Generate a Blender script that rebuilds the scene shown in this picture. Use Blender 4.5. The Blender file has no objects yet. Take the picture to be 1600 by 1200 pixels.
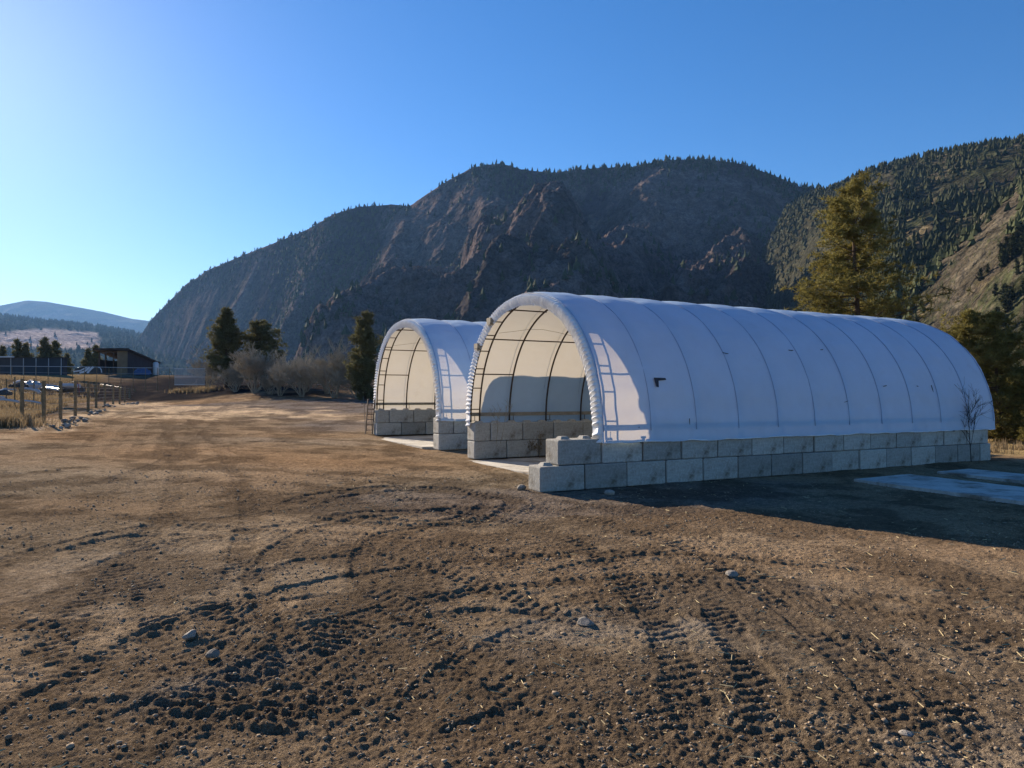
import bpy, bmesh, math, random
import numpy as np
from mathutils import Vector, Matrix

random.seed(7)
rng = np.random.default_rng(11)
scene = bpy.context.scene
R = math.radians
# ------------------------------------------------------------------ camera
F, YH, CH = 1110.0, 618.0, 2.74          # focal length in photo pixels, horizon row, lens height
cam_d = bpy.data.cameras.new('camera')
cam_d.sensor_width = 36; cam_d.lens = F / 1600 * 36
cam_d.clip_start = 0.1; cam_d.clip_end = 30000
cam = bpy.data.objects.new('camera', cam_d)
scene.collection.objects.link(cam)
cam.location = (0, 0, CH)
cam.rotation_euler = (R(90) + math.atan((YH - 600) / F), 0, 0)
scene.camera = cam
# ------------------------------------------------------------------ sky and sun
SUN_AZ, SUN_EL = -40.0, 23.0             # azimuth from +Y (negative: to the left), elevation
w = bpy.data.worlds.new('World'); scene.world = w; w.use_nodes = True
nt = w.node_tree
sky = nt.nodes.new('ShaderNodeTexSky'); sky.sky_type = 'NISHITA'; sky.sun_disc = False
sky.sun_elevation = R(SUN_EL); sky.sun_rotation = R(SUN_AZ)
sky.air_density = 1.0; sky.dust_density = 0.2; sky.ozone_density = 4.0; sky.altitude = 400
bg = nt.nodes['Background']; bg.inputs['Strength'].default_value = 0.07
hsv = nt.nodes.new('ShaderNodeHueSaturation'); hsv.inputs['Saturation'].default_value = 1.27; hsv.inputs['Hue'].default_value = .506; hsv.inputs['Value'].default_value = .94
nt.links.new(sky.outputs[0], hsv.inputs['Color']); nt.links.new(hsv.outputs[0], bg.inputs['Color'])
sd = bpy.data.lights.new('sun', 'SUN'); sd.energy = 5.0; sd.angle = R(0.5); sd.color = (1, .85, .66)
sun = bpy.data.objects.new('sun', sd); scene.collection.objects.link(sun)
tosun = Vector((math.sin(R(SUN_AZ)) * math.cos(R(SUN_EL)), math.cos(R(SUN_AZ)) * math.cos(R(SUN_EL)), math.sin(R(SUN_EL))))
sun.rotation_euler = tosun.to_track_quat('Z', 'Y').to_euler()
sun.location = (-30, 30, 30)
scene.view_settings.view_transform = 'Standard'
scene.view_settings.look = 'None'
scene.view_settings.gamma = 1
scene.view_settings.use_curve_mapping = False
scene.view_settings.exposure = 1.2
scene.cycles.max_bounces = 8
scene.cycles.volume_bounces = 0

# ------------------------------------------------------------------ helpers
def link(o, parent=None):
    scene.collection.objects.link(o)
    if parent: o.parent = parent
    return o
def tag(o, label=None, cat=None, group=None, kind=None):
    if label: o['label'] = label
    if cat: o['category'] = cat
    if group: o['group'] = group
    if kind: o['kind'] = kind
    return o
def empty(name, loc=(0, 0, 0), rz=0):
    o = bpy.data.objects.new(name, None); o.location = loc; o.rotation_euler = (0, 0, rz)
    o.empty_display_size = .3
    return link(o)
def copy_tree(o, parent=None):
    c = o.copy(); link(c, parent)
    for ch in list(o.children): copy_tree(ch, c)
    return c
def np_mesh(name, V, Fc, smooth=True):
    """V (n,3), Fc (m,3|4) -> mesh"""
    V = np.asarray(V, np.float32); Fc = np.asarray(Fc, np.int32)
    me = bpy.data.meshes.new(name)
    k = Fc.shape[1]; m = len(Fc)
    me.vertices.add(len(V)); me.vertices.foreach_set('co', V.ravel())
    me.loops.add(m * k); me.loops.foreach_set('vertex_index', Fc.ravel())
    me.polygons.add(m); me.polygons.foreach_set('loop_start', np.arange(0, m * k, k, dtype=np.int32))
    me.polygons.foreach_set('loop_total', np.full(m, k, np.int32))
    me.polygons.foreach_set('use_smooth', np.full(m, smooth))
    me.update(calc_edges=True)
    return me
def mesh_obj(name, me, mat, parent=None):
    o = bpy.data.objects.new(name, me)
    if mat and not me.materials: me.materials.append(mat)
    return link(o, parent)
class MB:
    def __init__(s): s.v = []; s.f = []
    def box(s, c, d, rz=0, m=None):
        n = len(s.v); ca, sa = math.cos(rz), math.sin(rz)
        for x in (-.5, .5):
            for y in (-.5, .5):
                for z in (-.5, .5):
                    p = Vector((x * d[0], y * d[1], z * d[2]))
                    if m is not None: p = m @ p
                    s.v.append((c[0] + p.x * ca - p.y * sa, c[1] + p.x * sa + p.y * ca, c[2] + p.z))
        s.f += [tuple(n + i for i in q) for q in ((0, 1, 3, 2), (4, 6, 7, 5), (0, 4, 5, 1), (2, 3, 7, 6), (0, 2, 6, 4), (1, 5, 7, 3))]
    def tube(s, pts, r, k=6, cap=True):
        n = len(s.v); P = [Vector(p) for p in pts]; N = len(P)
        rr = r if hasattr(r, '__len__') else [r] * N
        ref = None
        for i, p in enumerate(P):
            d = (P[min(i + 1, N - 1)] - P[max(i - 1, 0)])
            if d.length < 1e-9: d = Vector((0, 0, 1))
            d.normalize()
            if ref is None: ref = d.orthogonal().normalized()
            a = (ref - d * ref.dot(d))
            a = a.normalized() if a.length > 1e-6 else d.orthogonal().normalized()
            ref = a; b = d.cross(a)
            for j in range(k):
                t = 2 * math.pi * j / k
                s.v.append(tuple(p + (a * math.cos(t) + b * math.sin(t)) * rr[i]))
        for i in range(N - 1):
            for j in range(k):
                s.f.append((n + i * k + j, n + i * k + (j + 1) % k, n + (i + 1) * k + (j + 1) % k, n + (i + 1) * k + j))
        if cap:
            s.f.append(tuple(n + j for j in reversed(range(k)))); s.f.append(tuple(n + (N - 1) * k + j for j in range(k)))
    def quad(s, *p):
        n = len(s.v); s.v += [tuple(q) for q in p]; s.f.append(tuple(range(n, n + len(p))))
    def mesh(s, name, smooth=False):
        me = bpy.data.meshes.new(name); me.from_pydata(s.v, [], s.f); me.update()
        if smooth: me.polygons.foreach_set('use_smooth', [True] * len(me.polygons))
        return me
    def build(s, name, mat, parent=None, smooth=False):
        return mesh_obj(name, s.mesh(name, smooth), mat, parent)
# ---- numpy noise
def _h(ix, iy, seed):
    h = (ix.astype(np.int64) * 374761393 + iy.astype(np.int64) * 668265263 + seed * 144665 + 1013904223) & 0xffffffff
    h = ((h ^ (h >> 13)) * 1274126177) & 0xffffffff
    h = ((h ^ (h >> 16)) * 2246822519) & 0xffffffff
    return ((h ^ (h >> 15)) & 0xffffff) / float(0xffffff)
def vn(x, y, seed=0):
    x0 = np.floor(x); y0 = np.floor(y); fx = x - x0; fy = y - y0
    fx = fx * fx * fx * (fx * (fx * 6 - 15) + 10); fy = fy * fy * fy * (fy * (fy * 6 - 15) + 10)
    a = _h(x0, y0, seed); b = _h(x0 + 1, y0, seed); c = _h(x0, y0 + 1, seed); d = _h(x0 + 1, y0 + 1, seed)
    return (a + (b - a) * fx) * (1 - fy) + (c + (d - c) * fx) * fy
def fbm(x, y, sc, octv=4, seed=0, gain=.5, ridged=False):
    t = 0; a = 1; tot = 0; x = x / sc; y = y / sc
    for o in range(octv):
        n = vn(x, y, seed + o * 17)
        if ridged: n = 1 - np.abs(2 * n - 1)
        t = t + n * a; tot += a; a *= gain
        x, y = (x * 1.6 + y * 1.2) + 5.2, (-x * 1.2 + y * 1.6) + 1.7
    return t / tot
def sstep(a, b, x):
    t = np.clip((x - a) / (b - a), 0, 1); return t * t * (3 - 2 * t)

# ---- materials
def mat(name, col, rough=.85, noise=None, bump=None, spec=.3, metal=0, attr=None, objvar=0, col2=None, trans=0, trans_col=None):
    """noise=(scale, lo, hi) tint multiplier; bump=(scale, strength, distance)"""
    m = bpy.data.materials.new(name); m.use_nodes = True; t = m.node_tree; N = t.nodes; L = t.links
    b = N['Principled BSDF']; b.inputs['Roughness'].default_value = rough; b.inputs['Metallic'].default_value = metal
    b.inputs['Specular IOR Level'].default_value = spec
    tc = N.new('ShaderNodeTexCoord')
    if attr:
        c = N.new('ShaderNodeAttribute'); c.attribute_name = attr; src = c.outputs['Color']
    else:
        c = N.new('ShaderNodeRGB'); c.outputs[0].default_value = (*col, 1); src = c.outputs[0]
    def mul(src, fac):
        mx = N.new('ShaderNodeMix'); mx.data_type = 'RGBA'; mx.blend_type = 'MULTIPLY'; mx.inputs[0].default_value = 1
        L.new(src, mx.inputs[6]); L.new(fac, mx.inputs[7]); return mx.outputs[2]
    if col2:
        n = N.new('ShaderNodeTexNoise'); n.inputs['Scale'].default_value = col2[1]; n.inputs['Detail'].default_value = 8; n.inputs['Roughness'].default_value = .65
        L.new(tc.outputs['Object'], n.inputs['Vector'])
        mr = N.new('ShaderNodeMapRange'); mr.inputs[1].default_value = col2[2]; mr.inputs[2].default_value = col2[3]
        L.new(n.outputs[0], mr.inputs[0])
        mx = N.new('ShaderNodeMix'); mx.data_type = 'RGBA'; L.new(mr.outputs[0], mx.inputs[0]); L.new(src, mx.inputs[6]); mx.inputs[7].default_value = (*col2[0], 1)
        src = mx.outputs[2]
    if noise:
        for (sc, lo, hi) in ([noise] if not isinstance(noise, list) else noise):
            n = N.new('ShaderNodeTexNoise'); n.inputs['Scale'].default_value = sc; n.inputs['Detail'].default_value = 6; n.inputs['Roughness'].default_value = .65
            L.new(tc.outputs['Object'], n.inputs['Vector'])
            mr = N.new('ShaderNodeMapRange'); mr.inputs[1].default_value = .3; mr.inputs[2].default_value = .7; mr.inputs[3].default_value = lo; mr.inputs[4].default_value = hi
            L.new(n.outputs[0], mr.inputs[0]); src = mul(src, mr.outputs[0])
    if objvar:
        oi = N.new('ShaderNodeObjectInfo'); mr = N.new('ShaderNodeMapRange'); mr.inputs[3].default_value = 1 - objvar; mr.inputs[4].default_value = 1 + objvar
        L.new(oi.outputs['Random'], mr.inputs[0]); src = mul(src, mr.outputs[0])
    L.new(src, b.inputs['Base Color'])
    if bump:
        prev = None
        for (sc, st, ds) in ([bump] if not isinstance(bump, list) else bump):
            n = N.new('ShaderNodeTexNoise'); n.inputs['Scale'].default_value = sc; n.inputs['Detail'].default_value = 6; n.inputs['Roughness'].default_value = .6
            L.new(tc.outputs['Object'], n.inputs['Vector'])
            bp = N.new('ShaderNodeBump'); bp.inputs['Strength'].default_value = st; bp.inputs['Distance'].default_value = ds
            L.new(n.outputs[0], bp.inputs['Height'])
            if prev: L.new(prev, bp.inputs['Normal'])
            prev = bp.outputs[0]
        L.new(prev, b.inputs['Normal'])
    if trans:
        tb = N.new('ShaderNodeBsdfTranslucent'); ms = N.new('ShaderNodeMixShader'); ms.inputs[0].default_value = trans
        if trans_col: tb.inputs[0].default_value = (*trans_col, 1)
        else: L.new(src, tb.inputs[0])
        if bump: L.new(prev, tb.inputs['Normal'])
        L.new(b.outputs[0], ms.inputs[1]); L.new(tb.outputs[0], ms.inputs[2]); L.new(ms.outputs[0], N['Material Output'].inputs[0])
    return m
M = dict(
    soil=mat('soil', (0, 0, 0), .95, [(1.7, .85, 1.15), (9, .68, 1.28), (55, .5, 1.55)], [(16, 1, .08), (75, 1, .03)], spec=0, attr='Col'),
    rock=mat('mountain_rock', (0, 0, 0), .95, [(.012, .75, 1.25), (.06, .35, 1.7), (.25, .5, 1.6)], [(.04, .9, 16), (.15, .9, 6)], spec=0, attr='Col'),
    concrete=mat('lock_block_concrete', (.39, .375, .34), .9, [(1.6, .72, 1.18), (14, .75, 1.2)], [(25, .5, .03), (3, .4, .04)], spec=.2, objvar=.3, col2=((.13, .11, .085), 1.6, .5, .72)),
    slab=mat('slab_concrete', (.50, .47, .42), .85, [(.8, .75, 1.15), (9, .8, 1.15)], (40, .3, .005), spec=.3, col2=((.20, .16, .12), .7, .5, .65)),
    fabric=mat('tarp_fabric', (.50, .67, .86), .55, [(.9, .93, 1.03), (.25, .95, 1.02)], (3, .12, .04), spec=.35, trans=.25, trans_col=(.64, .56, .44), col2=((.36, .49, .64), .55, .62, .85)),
    hem=mat('hem_fabric', (.84, .84, .85), .85, (4, .9, 1.05), (12, .2, .02), spec=.08, trans=.1, trans_col=(.6, .6, .55)),
    rib_line=mat('rib_line_tone', (.30, .38, .52), .7),
    steel=mat('dark_steel', (.045, .03, .025), .55, (6, .6, 1.5), spec=.4),
    board=mat('base_board', (.33, .29, .23), .85, (5, .7, 1.2), (20, .4, .01)),
    black=mat('black_patch', (.035, .035, .045), .7),
    rope=mat('rope', (.10, .10, .10), .8),
    alu=mat('weathered_aluminium', (.15, .115, .09), .55, (8, .7, 1.2), metal=.3),
    post=mat('treated_post', (.20, .15, .085), .9, [(3, .7, 1.3), (22, .7, 1.3)], (30, .4, .01), objvar=.15),
    wire=mat('galvanised_wire', (.25, .25, .25), .5, metal=.5),
    needles=mat('pine_needles', (.19, .165, .05), .75, [(.9, .55, 1.45), (6, .7, 1.3)], spec=.15, trans=.35, col2=((.17, .13, .03), .8, .52, .7)),
    needles_dk=mat('conifer_needles', (.13, .12, .055), .8, [(.9, .6, 1.45), (5, .7, 1.3)], spec=.15, trans=.25),
    forest=mat('forest', (.030, .042, .020), .9, [(.03, .6, 1.5), (.2, .6, 1.5)], spec=.1),
    slope_pine=mat('slope_pine', (.048, .055, .024), .9, [(.3, .7, 1.4)], spec=.1, objvar=.35),
    bark=mat('bark', (.085, .055, .038), .95, (4, .6, 1.4), (14, .9, .03)),
    twig=mat('bare_twigs', (.30, .265, .205), .95, (1.5, .75, 1.3)),
    twig_dk=mat('dark_twigs', (.055, .043, .036), .95),
    grass=mat('dry_grass', (.27, .20, .115), .95, (.7, .6, 1.3), trans=.3),
    weed=mat('dry_weed', (.22, .15, .075), .95, (2, .7, 1.3), trans=.2),
    straw=mat('straw', (.45, .36, .20), .9, (1.3, .6, 1.4)),
    pebble=mat('pebble', (.25, .19, .13), .9, [(2.3, .45, 1.6), (30, .8, 1.2)], spec=.2),
    stone=mat('field_stone', (.24, .215, .185), .9, [(3, .7, 1.3)], (12, .5, .03), objvar=.35),
    barn=mat('dark_barn', (.035, .042, .055), .7, (.6, .8, 1.2)),
    roofdk=mat('dark_roof', (.03, .022, .02), .7, (1, .8, 1.3)),
    tan=mat('tan_cladding', (.17, .125, .08), .85, (.8, .8, 1.2)),
    sidewall=mat('brown_cladding', (.055, .045, .05), .85, (.8, .8, 1.2)),
    white=mat('white_paint', (.6, .6, .62), .5, (1, .9, 1.05)),
    whitepipe=mat('white_plastic', (.36, .37, .40), .35, (.8, .85, 1.05), spec=.5),
    grey=mat('grey_galvanised', (.33, .35, .38), .5, (2, .8, 1.2), metal=.2),
    galv=mat('bright_rail', (.45, .46, .48), .5),
    bluetarp=mat('blue_tarpaulin', (.05, .09, .20), .6, (1, .7, 1.3)),
    scrap=mat('dark_scrap', (.05, .05, .05), .8, (3, .5, 1.8)),
    redpaint=mat('red_paint', (.25, .04, .03), .6),
)

# ------------------------------------------------------------------ the lie of the land
def g(x, y, z=0.0):
    """ground point seen at photo pixel (x, y) when the ground there is z high"""
    d = (CH - z) * F / (y - YH); return np.array([(x - 800) / F * d, d])
U = np.array([.889, .457]); U /= np.linalg.norm(U); V2 = np.array([-U[1], U[0]])
A0 = np.array([.79, 20.3])
def tp(s, t, z=0): p = A0 + s * U + t * V2; return (p[0], p[1], z)
ctrl = [(0, 0, 0), (.8, 20, -.02), (20, 30, -.03), (8, 24.5, -.03), (5.6, 18, -.12), (9, 13, -.14), (14, 18, -.08), (-2, 29.7, .12), (-3.4, 33, .22), (4, 38, .15), (12, 34, .0), (8, 46, .35), (-8, 42, .42), (0, 46, .4),
        (10, 54, .6), (-15, 20, .45), (-6, 8, .1), (10, 6, -.1), (-10, 2, .1),
        (-27, 40, 1.15), (-28, 44, 1.24), (-34, 57, 1.44), (-46, 80, 1.75), (-58, 100, 2.0), (-8, 55, 1.0), (-18, 58, 1.1), (-12, 80, 2.2), (-30, 70, 1.7), (-32, 85, 2.1), (-45, 104, 2.6),
        (-55, 122, 4.3), (-42, 122, 4.4), (-44, 110, 4.1), (-35, 96, 3.1), (-23, 86, 2.5), (-62, 112, 3.2), (-72, 122, 4.6),
        (-45, 50, 1.9), (-55, 75, 3.0), (-75, 110, 5.0), (-95, 130, 6.6), (-110, 135, 6.8), (-80, 150, 7.3), (-95, 170, 7.5), (-40, 160, 6.5), (0, 160, 5), (30, 35, -.25), (25, 45, -.1), (40, 60, -.2), (80, 100, 0), (20, 100, 2.5), (0, 110, 3.2),
        (0, -20, 0), (-30, -10, .6), (30, -10, -.5), (35, 15, -.4), (-50, 20, 1.5), (60, 160, 2), (0, 240, 4), (-150, 200, 6), (150, 150, 0), (-130, 80, 5)]
ctrl = np.array(ctrl, float)
def _phi(r): return np.where(r > 0, r * r * np.log(np.maximum(r, 1e-9)), 0) / 1000.
_n = len(ctrl); _D = np.hypot(ctrl[:, None, 0] - ctrl[None, :, 0], ctrl[:, None, 1] - ctrl[None, :, 1])
_P = np.c_[np.ones(_n), ctrl[:, :2] / 100]
_K = np.block([[_phi(_D) + np.eye(_n) * .01, _P], [_P.T, np.zeros((3, 3))]])
_W = np.linalg.solve(_K, np.r_[ctrl[:, 2], 0, 0, 0])
def H(x, y):
    x = np.asarray(x, float); y = np.asarray(y, float); sh = x.shape
    x = x.ravel(); y = y.ravel(); r = np.hypot(x, y)
    k = np.minimum(1, 230 / np.maximum(r, 1)); xx = x * k; yy = y * k
    out = np.zeros_like(x)
    for i in range(_n): out += _W[i] * _phi(np.hypot(xx - ctrl[i, 0], yy - ctrl[i, 1]))
    out += _W[_n] + _W[_n + 1] * xx / 100 + _W[_n + 2] * yy / 100
    b = sstep(150, 330, r)
    out = out * (1 - b) + 3.0 * b
    out = np.where(y < -15, out * np.clip((y + 60) / 45, 0, 1), out)
    return out.reshape(sh)
def hz(x, y): return float(H(np.array([x]), np.array([y]))[0])

def ghit(x, y):
    """ground point that the lens sees at photo pixel (x, y)"""
    Y = np.geomspace(3, 160, 500); X = (x - 800) / F * Y; yp = YH - (H(X, Y) - CH) * F / Y
    k = np.argmax(yp <= y) if (yp <= y).any() else len(Y) - 1
    return np.array([X[k], Y[k]])
# tyre tracks: polylines in photo pixels on the ground -> world
def line(px, z=0.0): return np.array([ghit(x, y) for x, y in px])
def resample(P, step=.15):
    # Catmull-Rom then uniform
    Q = [P[0]] + list(P) + [P[-1]]; out = []
    for i in range(1, len(Q) - 2):
        for t in np.linspace(0, 1, 24, endpoint=False):
            p0, p1, p2, p3 = Q[i - 1], Q[i], Q[i + 1], Q[i + 2]
            out.append(.5 * ((2 * p1) + (-p0 + p2) * t + (2 * p0 - 5 * p1 + 4 * p2 - p3) * t * t + (-p0 + 3 * p1 - 3 * p2 + p3) * t ** 3))
    out.append(Q[-2]); out = np.array(out)
    L = np.r_[0, np.cumsum(np.hypot(*np.diff(out, axis=0).T))]
    n = max(3, int(L[-1] / step)); s = np.linspace(0, L[-1], n)
    return np.c_[np.interp(s, L, out[:, 0]), np.interp(s, L, out[:, 1])], s
TR = []  # (points, arclen, halfwidth, depth, lug amp, lug period, shoulder, dark)
def track(px, hw, dep, lug, per, sh, dark, z=0.0):
    P, s = resample(line(px, z)); TR.append((P, s, hw, dep, lug, per, sh, dark))
track([(225, 895), (240, 940), (262, 985), (300, 1035), (345, 1075)], .24, .045, .030, .19, .03, .45)
track([(318, 900), (330, 950), (352, 1000), (392, 1050)], .22, .03, .024, .19, .02, .3)
track([(560, 985), (470, 1020), (380, 1058), (280, 1100), (170, 1145), (60, 1190)], .30, .05, .034, .17, .05, -.35)
track([(620, 1045), (520, 1085), (400, 1130), (300, 1180), (220, 1230)], .26, .04, .035, .17, .06, .3)
track([(545, 975), (440, 985), (400, 965), (420, 945), (500, 938), (585, 930)], .13, .055, .012, .2, .05, .6)
track([(330, 930), (430, 895), (540, 872), (640, 880), (760, 915), (860, 960), (930, 990)], .2, .03, .02, .2, .05, .5)
track([(1105, 930), (1140, 990), (1170, 1050), (1200, 1110), (1220, 1200)], .22, .04, .028, .19, .04, .4)
track([(1290, 1010), (1420, 1060), (1500, 1120), (1560, 1200)], .22, .03, .022, .19, .03, .2)
track([(1480, 980), (1540, 1020), (1570, 1060)], .22, .03, .025, .19, .02, .2)
track([(440, 790), (500, 772), (620, 762), (760, 772), (830, 790)], .28, .06, .03, .25, .06, .8)
track([(470, 812), (600, 800), (700, 800), (800, 815)], .28, .06, .03, .25, .07, .8)
track([(830, 905), (930, 880), (1060, 868), (1150, 888), (1240, 915)], .2, .04, .02, .22, .05, .5)
track([(120, 800), (240, 815), (380, 830), (520, 835), (700, 850), (880, 880)], .22, .035, .02, .22, .04, .4)
track([(60, 880), (160, 850), (280, 838), (420, 850)], .2, .035, .02, .22, .04, .35)
track([(650, 970), (740, 955), (860, 965), (900, 950)], .16, .05, .02, .2, .05, .5)
track([(330, 700), (420, 690), (560, 700), (700, 720), (780, 745)], .3, .04, .02, .3, .05, .5, .2)
track([(150, 760), (260, 720), (330, 670), (352, 640), (350, 632)], .3, .04, .02, .35, .03, .35, .5)
track([(250, 690), (300, 660), (345, 640), (360, 632)], .3, .05, .02, .35, .04, .4, .7)
for k_ in range(6):
    track([(90 + 40 * k_, 705 + 3 * k_), (130 + 34 * k_, 672), (175 + 26 * k_, 650), (230 + 18 * k_, 634)], .25, .03, .012, .4, .03, .25, .7)
track([(0, 960), (90, 985), (190, 975), (240, 960)], .2, .04, .025, .2, .04, .3)
track([(0, 1150), (130, 1110), (250, 1115), (420, 1165), (600, 1200)], .25, .04, .02, .2, .06, .3)
track([(640, 1200), (740, 1150), (820, 1120), (900, 1080)], .22, .04, .025, .2, .06, .35)

def pair(px, gap, *a):
    base = resample(line(px), .8)[0]; t = np.gradient(base, axis=0); t /= np.linalg.norm(t, axis=1)[:, None]; n = np.c_[-t[:, 1], t[:, 0]]
    for sg_ in (-.5, .5):
        P, s = resample(list(base + n * gap * sg_), .25); TR.append((P, s) + a)
pair([(0, 905), (250, 838), (520, 800), (800, 785), (1000, 815)], 1.7, .2, .025, .012, .22, .05, .35)
pair([(1600, 935), (1300, 905), (1000, 885), (700, 905), (450, 960), (250, 1060), (90, 1200)], 1.6, .2, .03, .018, .19, .05, .4)
pair([(262, 640), (300, 690), (330, 770), (300, 860), (240, 960), (215, 1060)], 1.7, .22, .03, .016, .2, .05, .35)
pair([(1290, 1200), (1200, 1050), (1110, 940), (980, 850), (820, 800), (620, 765), (400, 735), (290, 680)], 1.8, .22, .03, .016, .2, .05, .4)
pair([(1600, 1075), (1420, 990), (1180, 950), (960, 930), (760, 960), (560, 1060), (430, 1200)], 1.6, .2, .025, .014, .19, .05, .3)
pair([(740, 1200), (640, 1060), (520, 950), (490, 880), (570, 825), (760, 800)], 1.5, .18, .035, .015, .2, .07, .5)
pair([(480, 790), (560, 770), (680, 765), (780, 780), (720, 815), (560, 815), (470, 800)], .6, .2, .04, .015, .2, .1, .6)
def blob(X, Y, px, rx, ry, z=0.0, rot=0.0, seed=3):
    c = ghit(px[0], px[1]); dx, dy = X - c[0], Y - c[1]
    ca, sa = math.cos(rot), math.sin(rot); a, b = dx * ca + dy * sa, -dx * sa + dy * ca
    n = fbm(X, Y, max(rx, ry) * .45, 4, seed)
    return sstep(1.15, .55, np.sqrt((a / rx) ** 2 + (b / ry) ** 2) + (n - .5) * 1.5)

def ground_detail(X, Y):
    """returns dz and colour for the soil at X, Y (1-D arrays)"""
    r = np.hypot(X, Y)
    fade = sstep(220, 60, r)
    rough = fbm(X, Y, 2.6, 4, 5); rough = sstep(.42, .66, rough)
    near = sstep(9.8, 6.4, Y + .8 * np.sin(X * .9) + (fbm(X, Y, 1.6, 3, 12) - .5) * 3)
    rough = np.clip(rough * .7 + near * .22, 0, 1)
    dz = (fbm(X, Y, 3.2, 3, 21) - .5) * .10 * fade + (fbm(X, Y, .9, 3, 31) - .5) * .055
    clod = fbm(X, Y, .15, 4, 41, .6)
    dz += (np.maximum(clod - .46, 0) ** 1.15) * (.022 + .042 * rough)
    dz += (fbm(X, Y, .06, 3, 51, .6) - .5) * (.034 + .022 * rough)
    # stretched grading furrows
    ang = 1.15; a_, b_ = X * math.cos(ang) + Y * math.sin(ang), -X * math.sin(ang) + Y * math.cos(ang)
    fur = fbm(a_ * .18, b_, .35, 3, 61, ridged=True)
    dz += (fur - .55) * .03 * sstep(.45, .6, fbm(X, Y, 6, 2, 71))
    dark = sstep(.42, .62, fbm(X, Y, 1.7, 6, 81, .62)) * .75 + near * .15
    tz = np.zeros_like(X)
    for (P, s, hw, dep, lug, per, sh, dk) in TR:
        mn = P.min(0) - 1.2; mx = P.max(0) + 1.2
        m = np.where((X > mn[0]) & (X < mx[0]) & (Y > mn[1]) & (Y < mx[1]))[0]
        if not len(m): continue
        d = np.full(len(m), 1e9); si = np.zeros(len(m)); sg = np.zeros(len(m))
        x, y = X[m], Y[m]
        for c0 in range(0, len(P) - 1, 10):
            Q = P[c0:c0 + 11]; a0 = Q.min(0) - .8; a1 = Q.max(0) + .8
            w_ = np.where((x > a0[0]) & (x < a1[0]) & (y > a0[1]) & (y < a1[1]))[0]
            if not len(w_): continue
            xw, yw = x[w_], y[w_]
            for i in range(c0, min(c0 + 10, len(P) - 1)):
                e = P[i + 1] - P[i]; L2 = e @ e + 1e-12
                t = np.clip(((xw - P[i, 0]) * e[0] + (yw - P[i, 1]) * e[1]) / L2, 0, 1)
                ex, ey = xw - P[i, 0] - t * e[0], yw - P[i, 1] - t * e[1]
                dd = ex * ex + ey * ey; q = dd < d[w_]; wq = w_[q]
                d[wq] = dd[q]; si[wq] = s[i] + t[q] * math.sqrt(L2); sg[wq] = np.sign(e[0] * ey[q] - e[1] * ex[q])
        kp = d < 1.0; m, d, si, sg, x, y = m[kp], d[kp], si[kp], sg[kp], x[kp], y[kp]
        if not len(m): continue
        d = np.sqrt(d); ends = sstep(0, 1.1, si) * sstep(s[-1], s[-1] - 1.1, si)
        wob = (fbm(x, y, .45, 3, 91) - .5); dw = d + wob * .14
        brk = sstep(.32, .5, fbm(x, y, .9, 2, 95))
        ins = sstep(hw * 1.05, hw * .85, dw)
        lugs = sstep(-.25, .55, np.sin(2 * np.pi * (si + sg * d * .35 + wob * .05) / per + (sg > 0) * 1.6))
        tz[m] += ends * (-dep * .8 * ins * (.6 + .8 * fbm(x, y, .6, 2, 93)) + lug * 1.15 * lugs * ins * brk + sh * .26 * np.exp(-((dw - hw * 1.3) / (.09 + hw * .2)) ** 2) * 3.2 * np.maximum(fbm(x, y, .16, 4, 97, .6) - .36, 0))
        z_ = ends * sstep(hw * 1.7, hw * .6, dw)
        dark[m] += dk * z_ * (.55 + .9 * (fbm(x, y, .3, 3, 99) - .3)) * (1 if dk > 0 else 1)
    dz += .040 * np.tanh(tz / .040); dark = np.clip(dark, -1, .8)
    sand = np.zeros_like(X)
    ys = lambda p, rx, ry, z, rot=0, sd=3: np.maximum(sand, blob(X, Y, p, rx, ry, z, rot, sd))
    sand = ys((132, 651), 26, 1.7, 0, 1.965, 4)      # strip along the fence
    sand = ys((95, 668), 4.5, 1.0, 1.2, 2.0, 5)
    sand = ys((330, 640), 7, 10, 0, .15, 6)
    sand = ys((440, 648), 9, 4.5, 0, -.5, 7)
    sand = ys((275, 652), 5, 4, 0, .3, 8)
    sand = ys((225, 632), 3, 22, 0, .45, 9)
    sand = sand * (1 - np.clip(dark, 0, 1) * .9) * sstep(.28, .44, fbm(X + Y * .3, Y * .35, 2.2, 4, 19))
    berm = sstep(88, 100, Y + (X + 40) * .12 + (fbm(X, Y, 9, 3, 14) - .5) * 18) * sstep(-90, -62, X) * sstep(175, 140, Y)
    gravel = blob(X, Y, (560, 632), 26, 22, .9, .3, 10) * .8 + blob(X, Y, (900, 780), 7, 3, 0, .4, 11) * .5
    pale = blob(X, Y, (640, 690), 8, 2.6, .2, .2, 12) * .55 + blob(X, Y, (900, 985), 1.6, .9, 0, .2, 13) * .7 + blob(X, Y, (400, 1040), .95, .35, 0, 1.0, 15) * 1.0 + blob(X, Y, (290, 1068), .7, .25, 0, 1.0, 16) * .9 + blob(X, Y, (1200, 960), 1.8, 2.6, 0, .2, 17) * .35 + blob(X, Y, (180, 905), 2.5, 1.8, 0, .2, 18) * .4 + blob(X, Y, (1500, 1180), 1.2, .5, 0, .2, 19) * .5
    fieldg = sstep(.9, 2.6, -(X + 26.5 + (Y - 40) * .52)) * sstep(30, 38, Y) * sstep(170, 140, Y)
    rightg = sstep(20, 24, X + (Y - 30) * -.1) * sstep(31, 36, Y)
    tone = fbm(X, Y, 4.5, 4, 111)
    base = np.array([.290, .205, .128]); drk = np.array([.072, .050, .033]); snd = np.array([.56, .41, .26]); grv = np.array([.155, .135, .125])
    pal = np.array([.31, .25, .185]); gfd = np.array([.24, .17, .085]); brm = np.array([.026, .024, .025])
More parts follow.
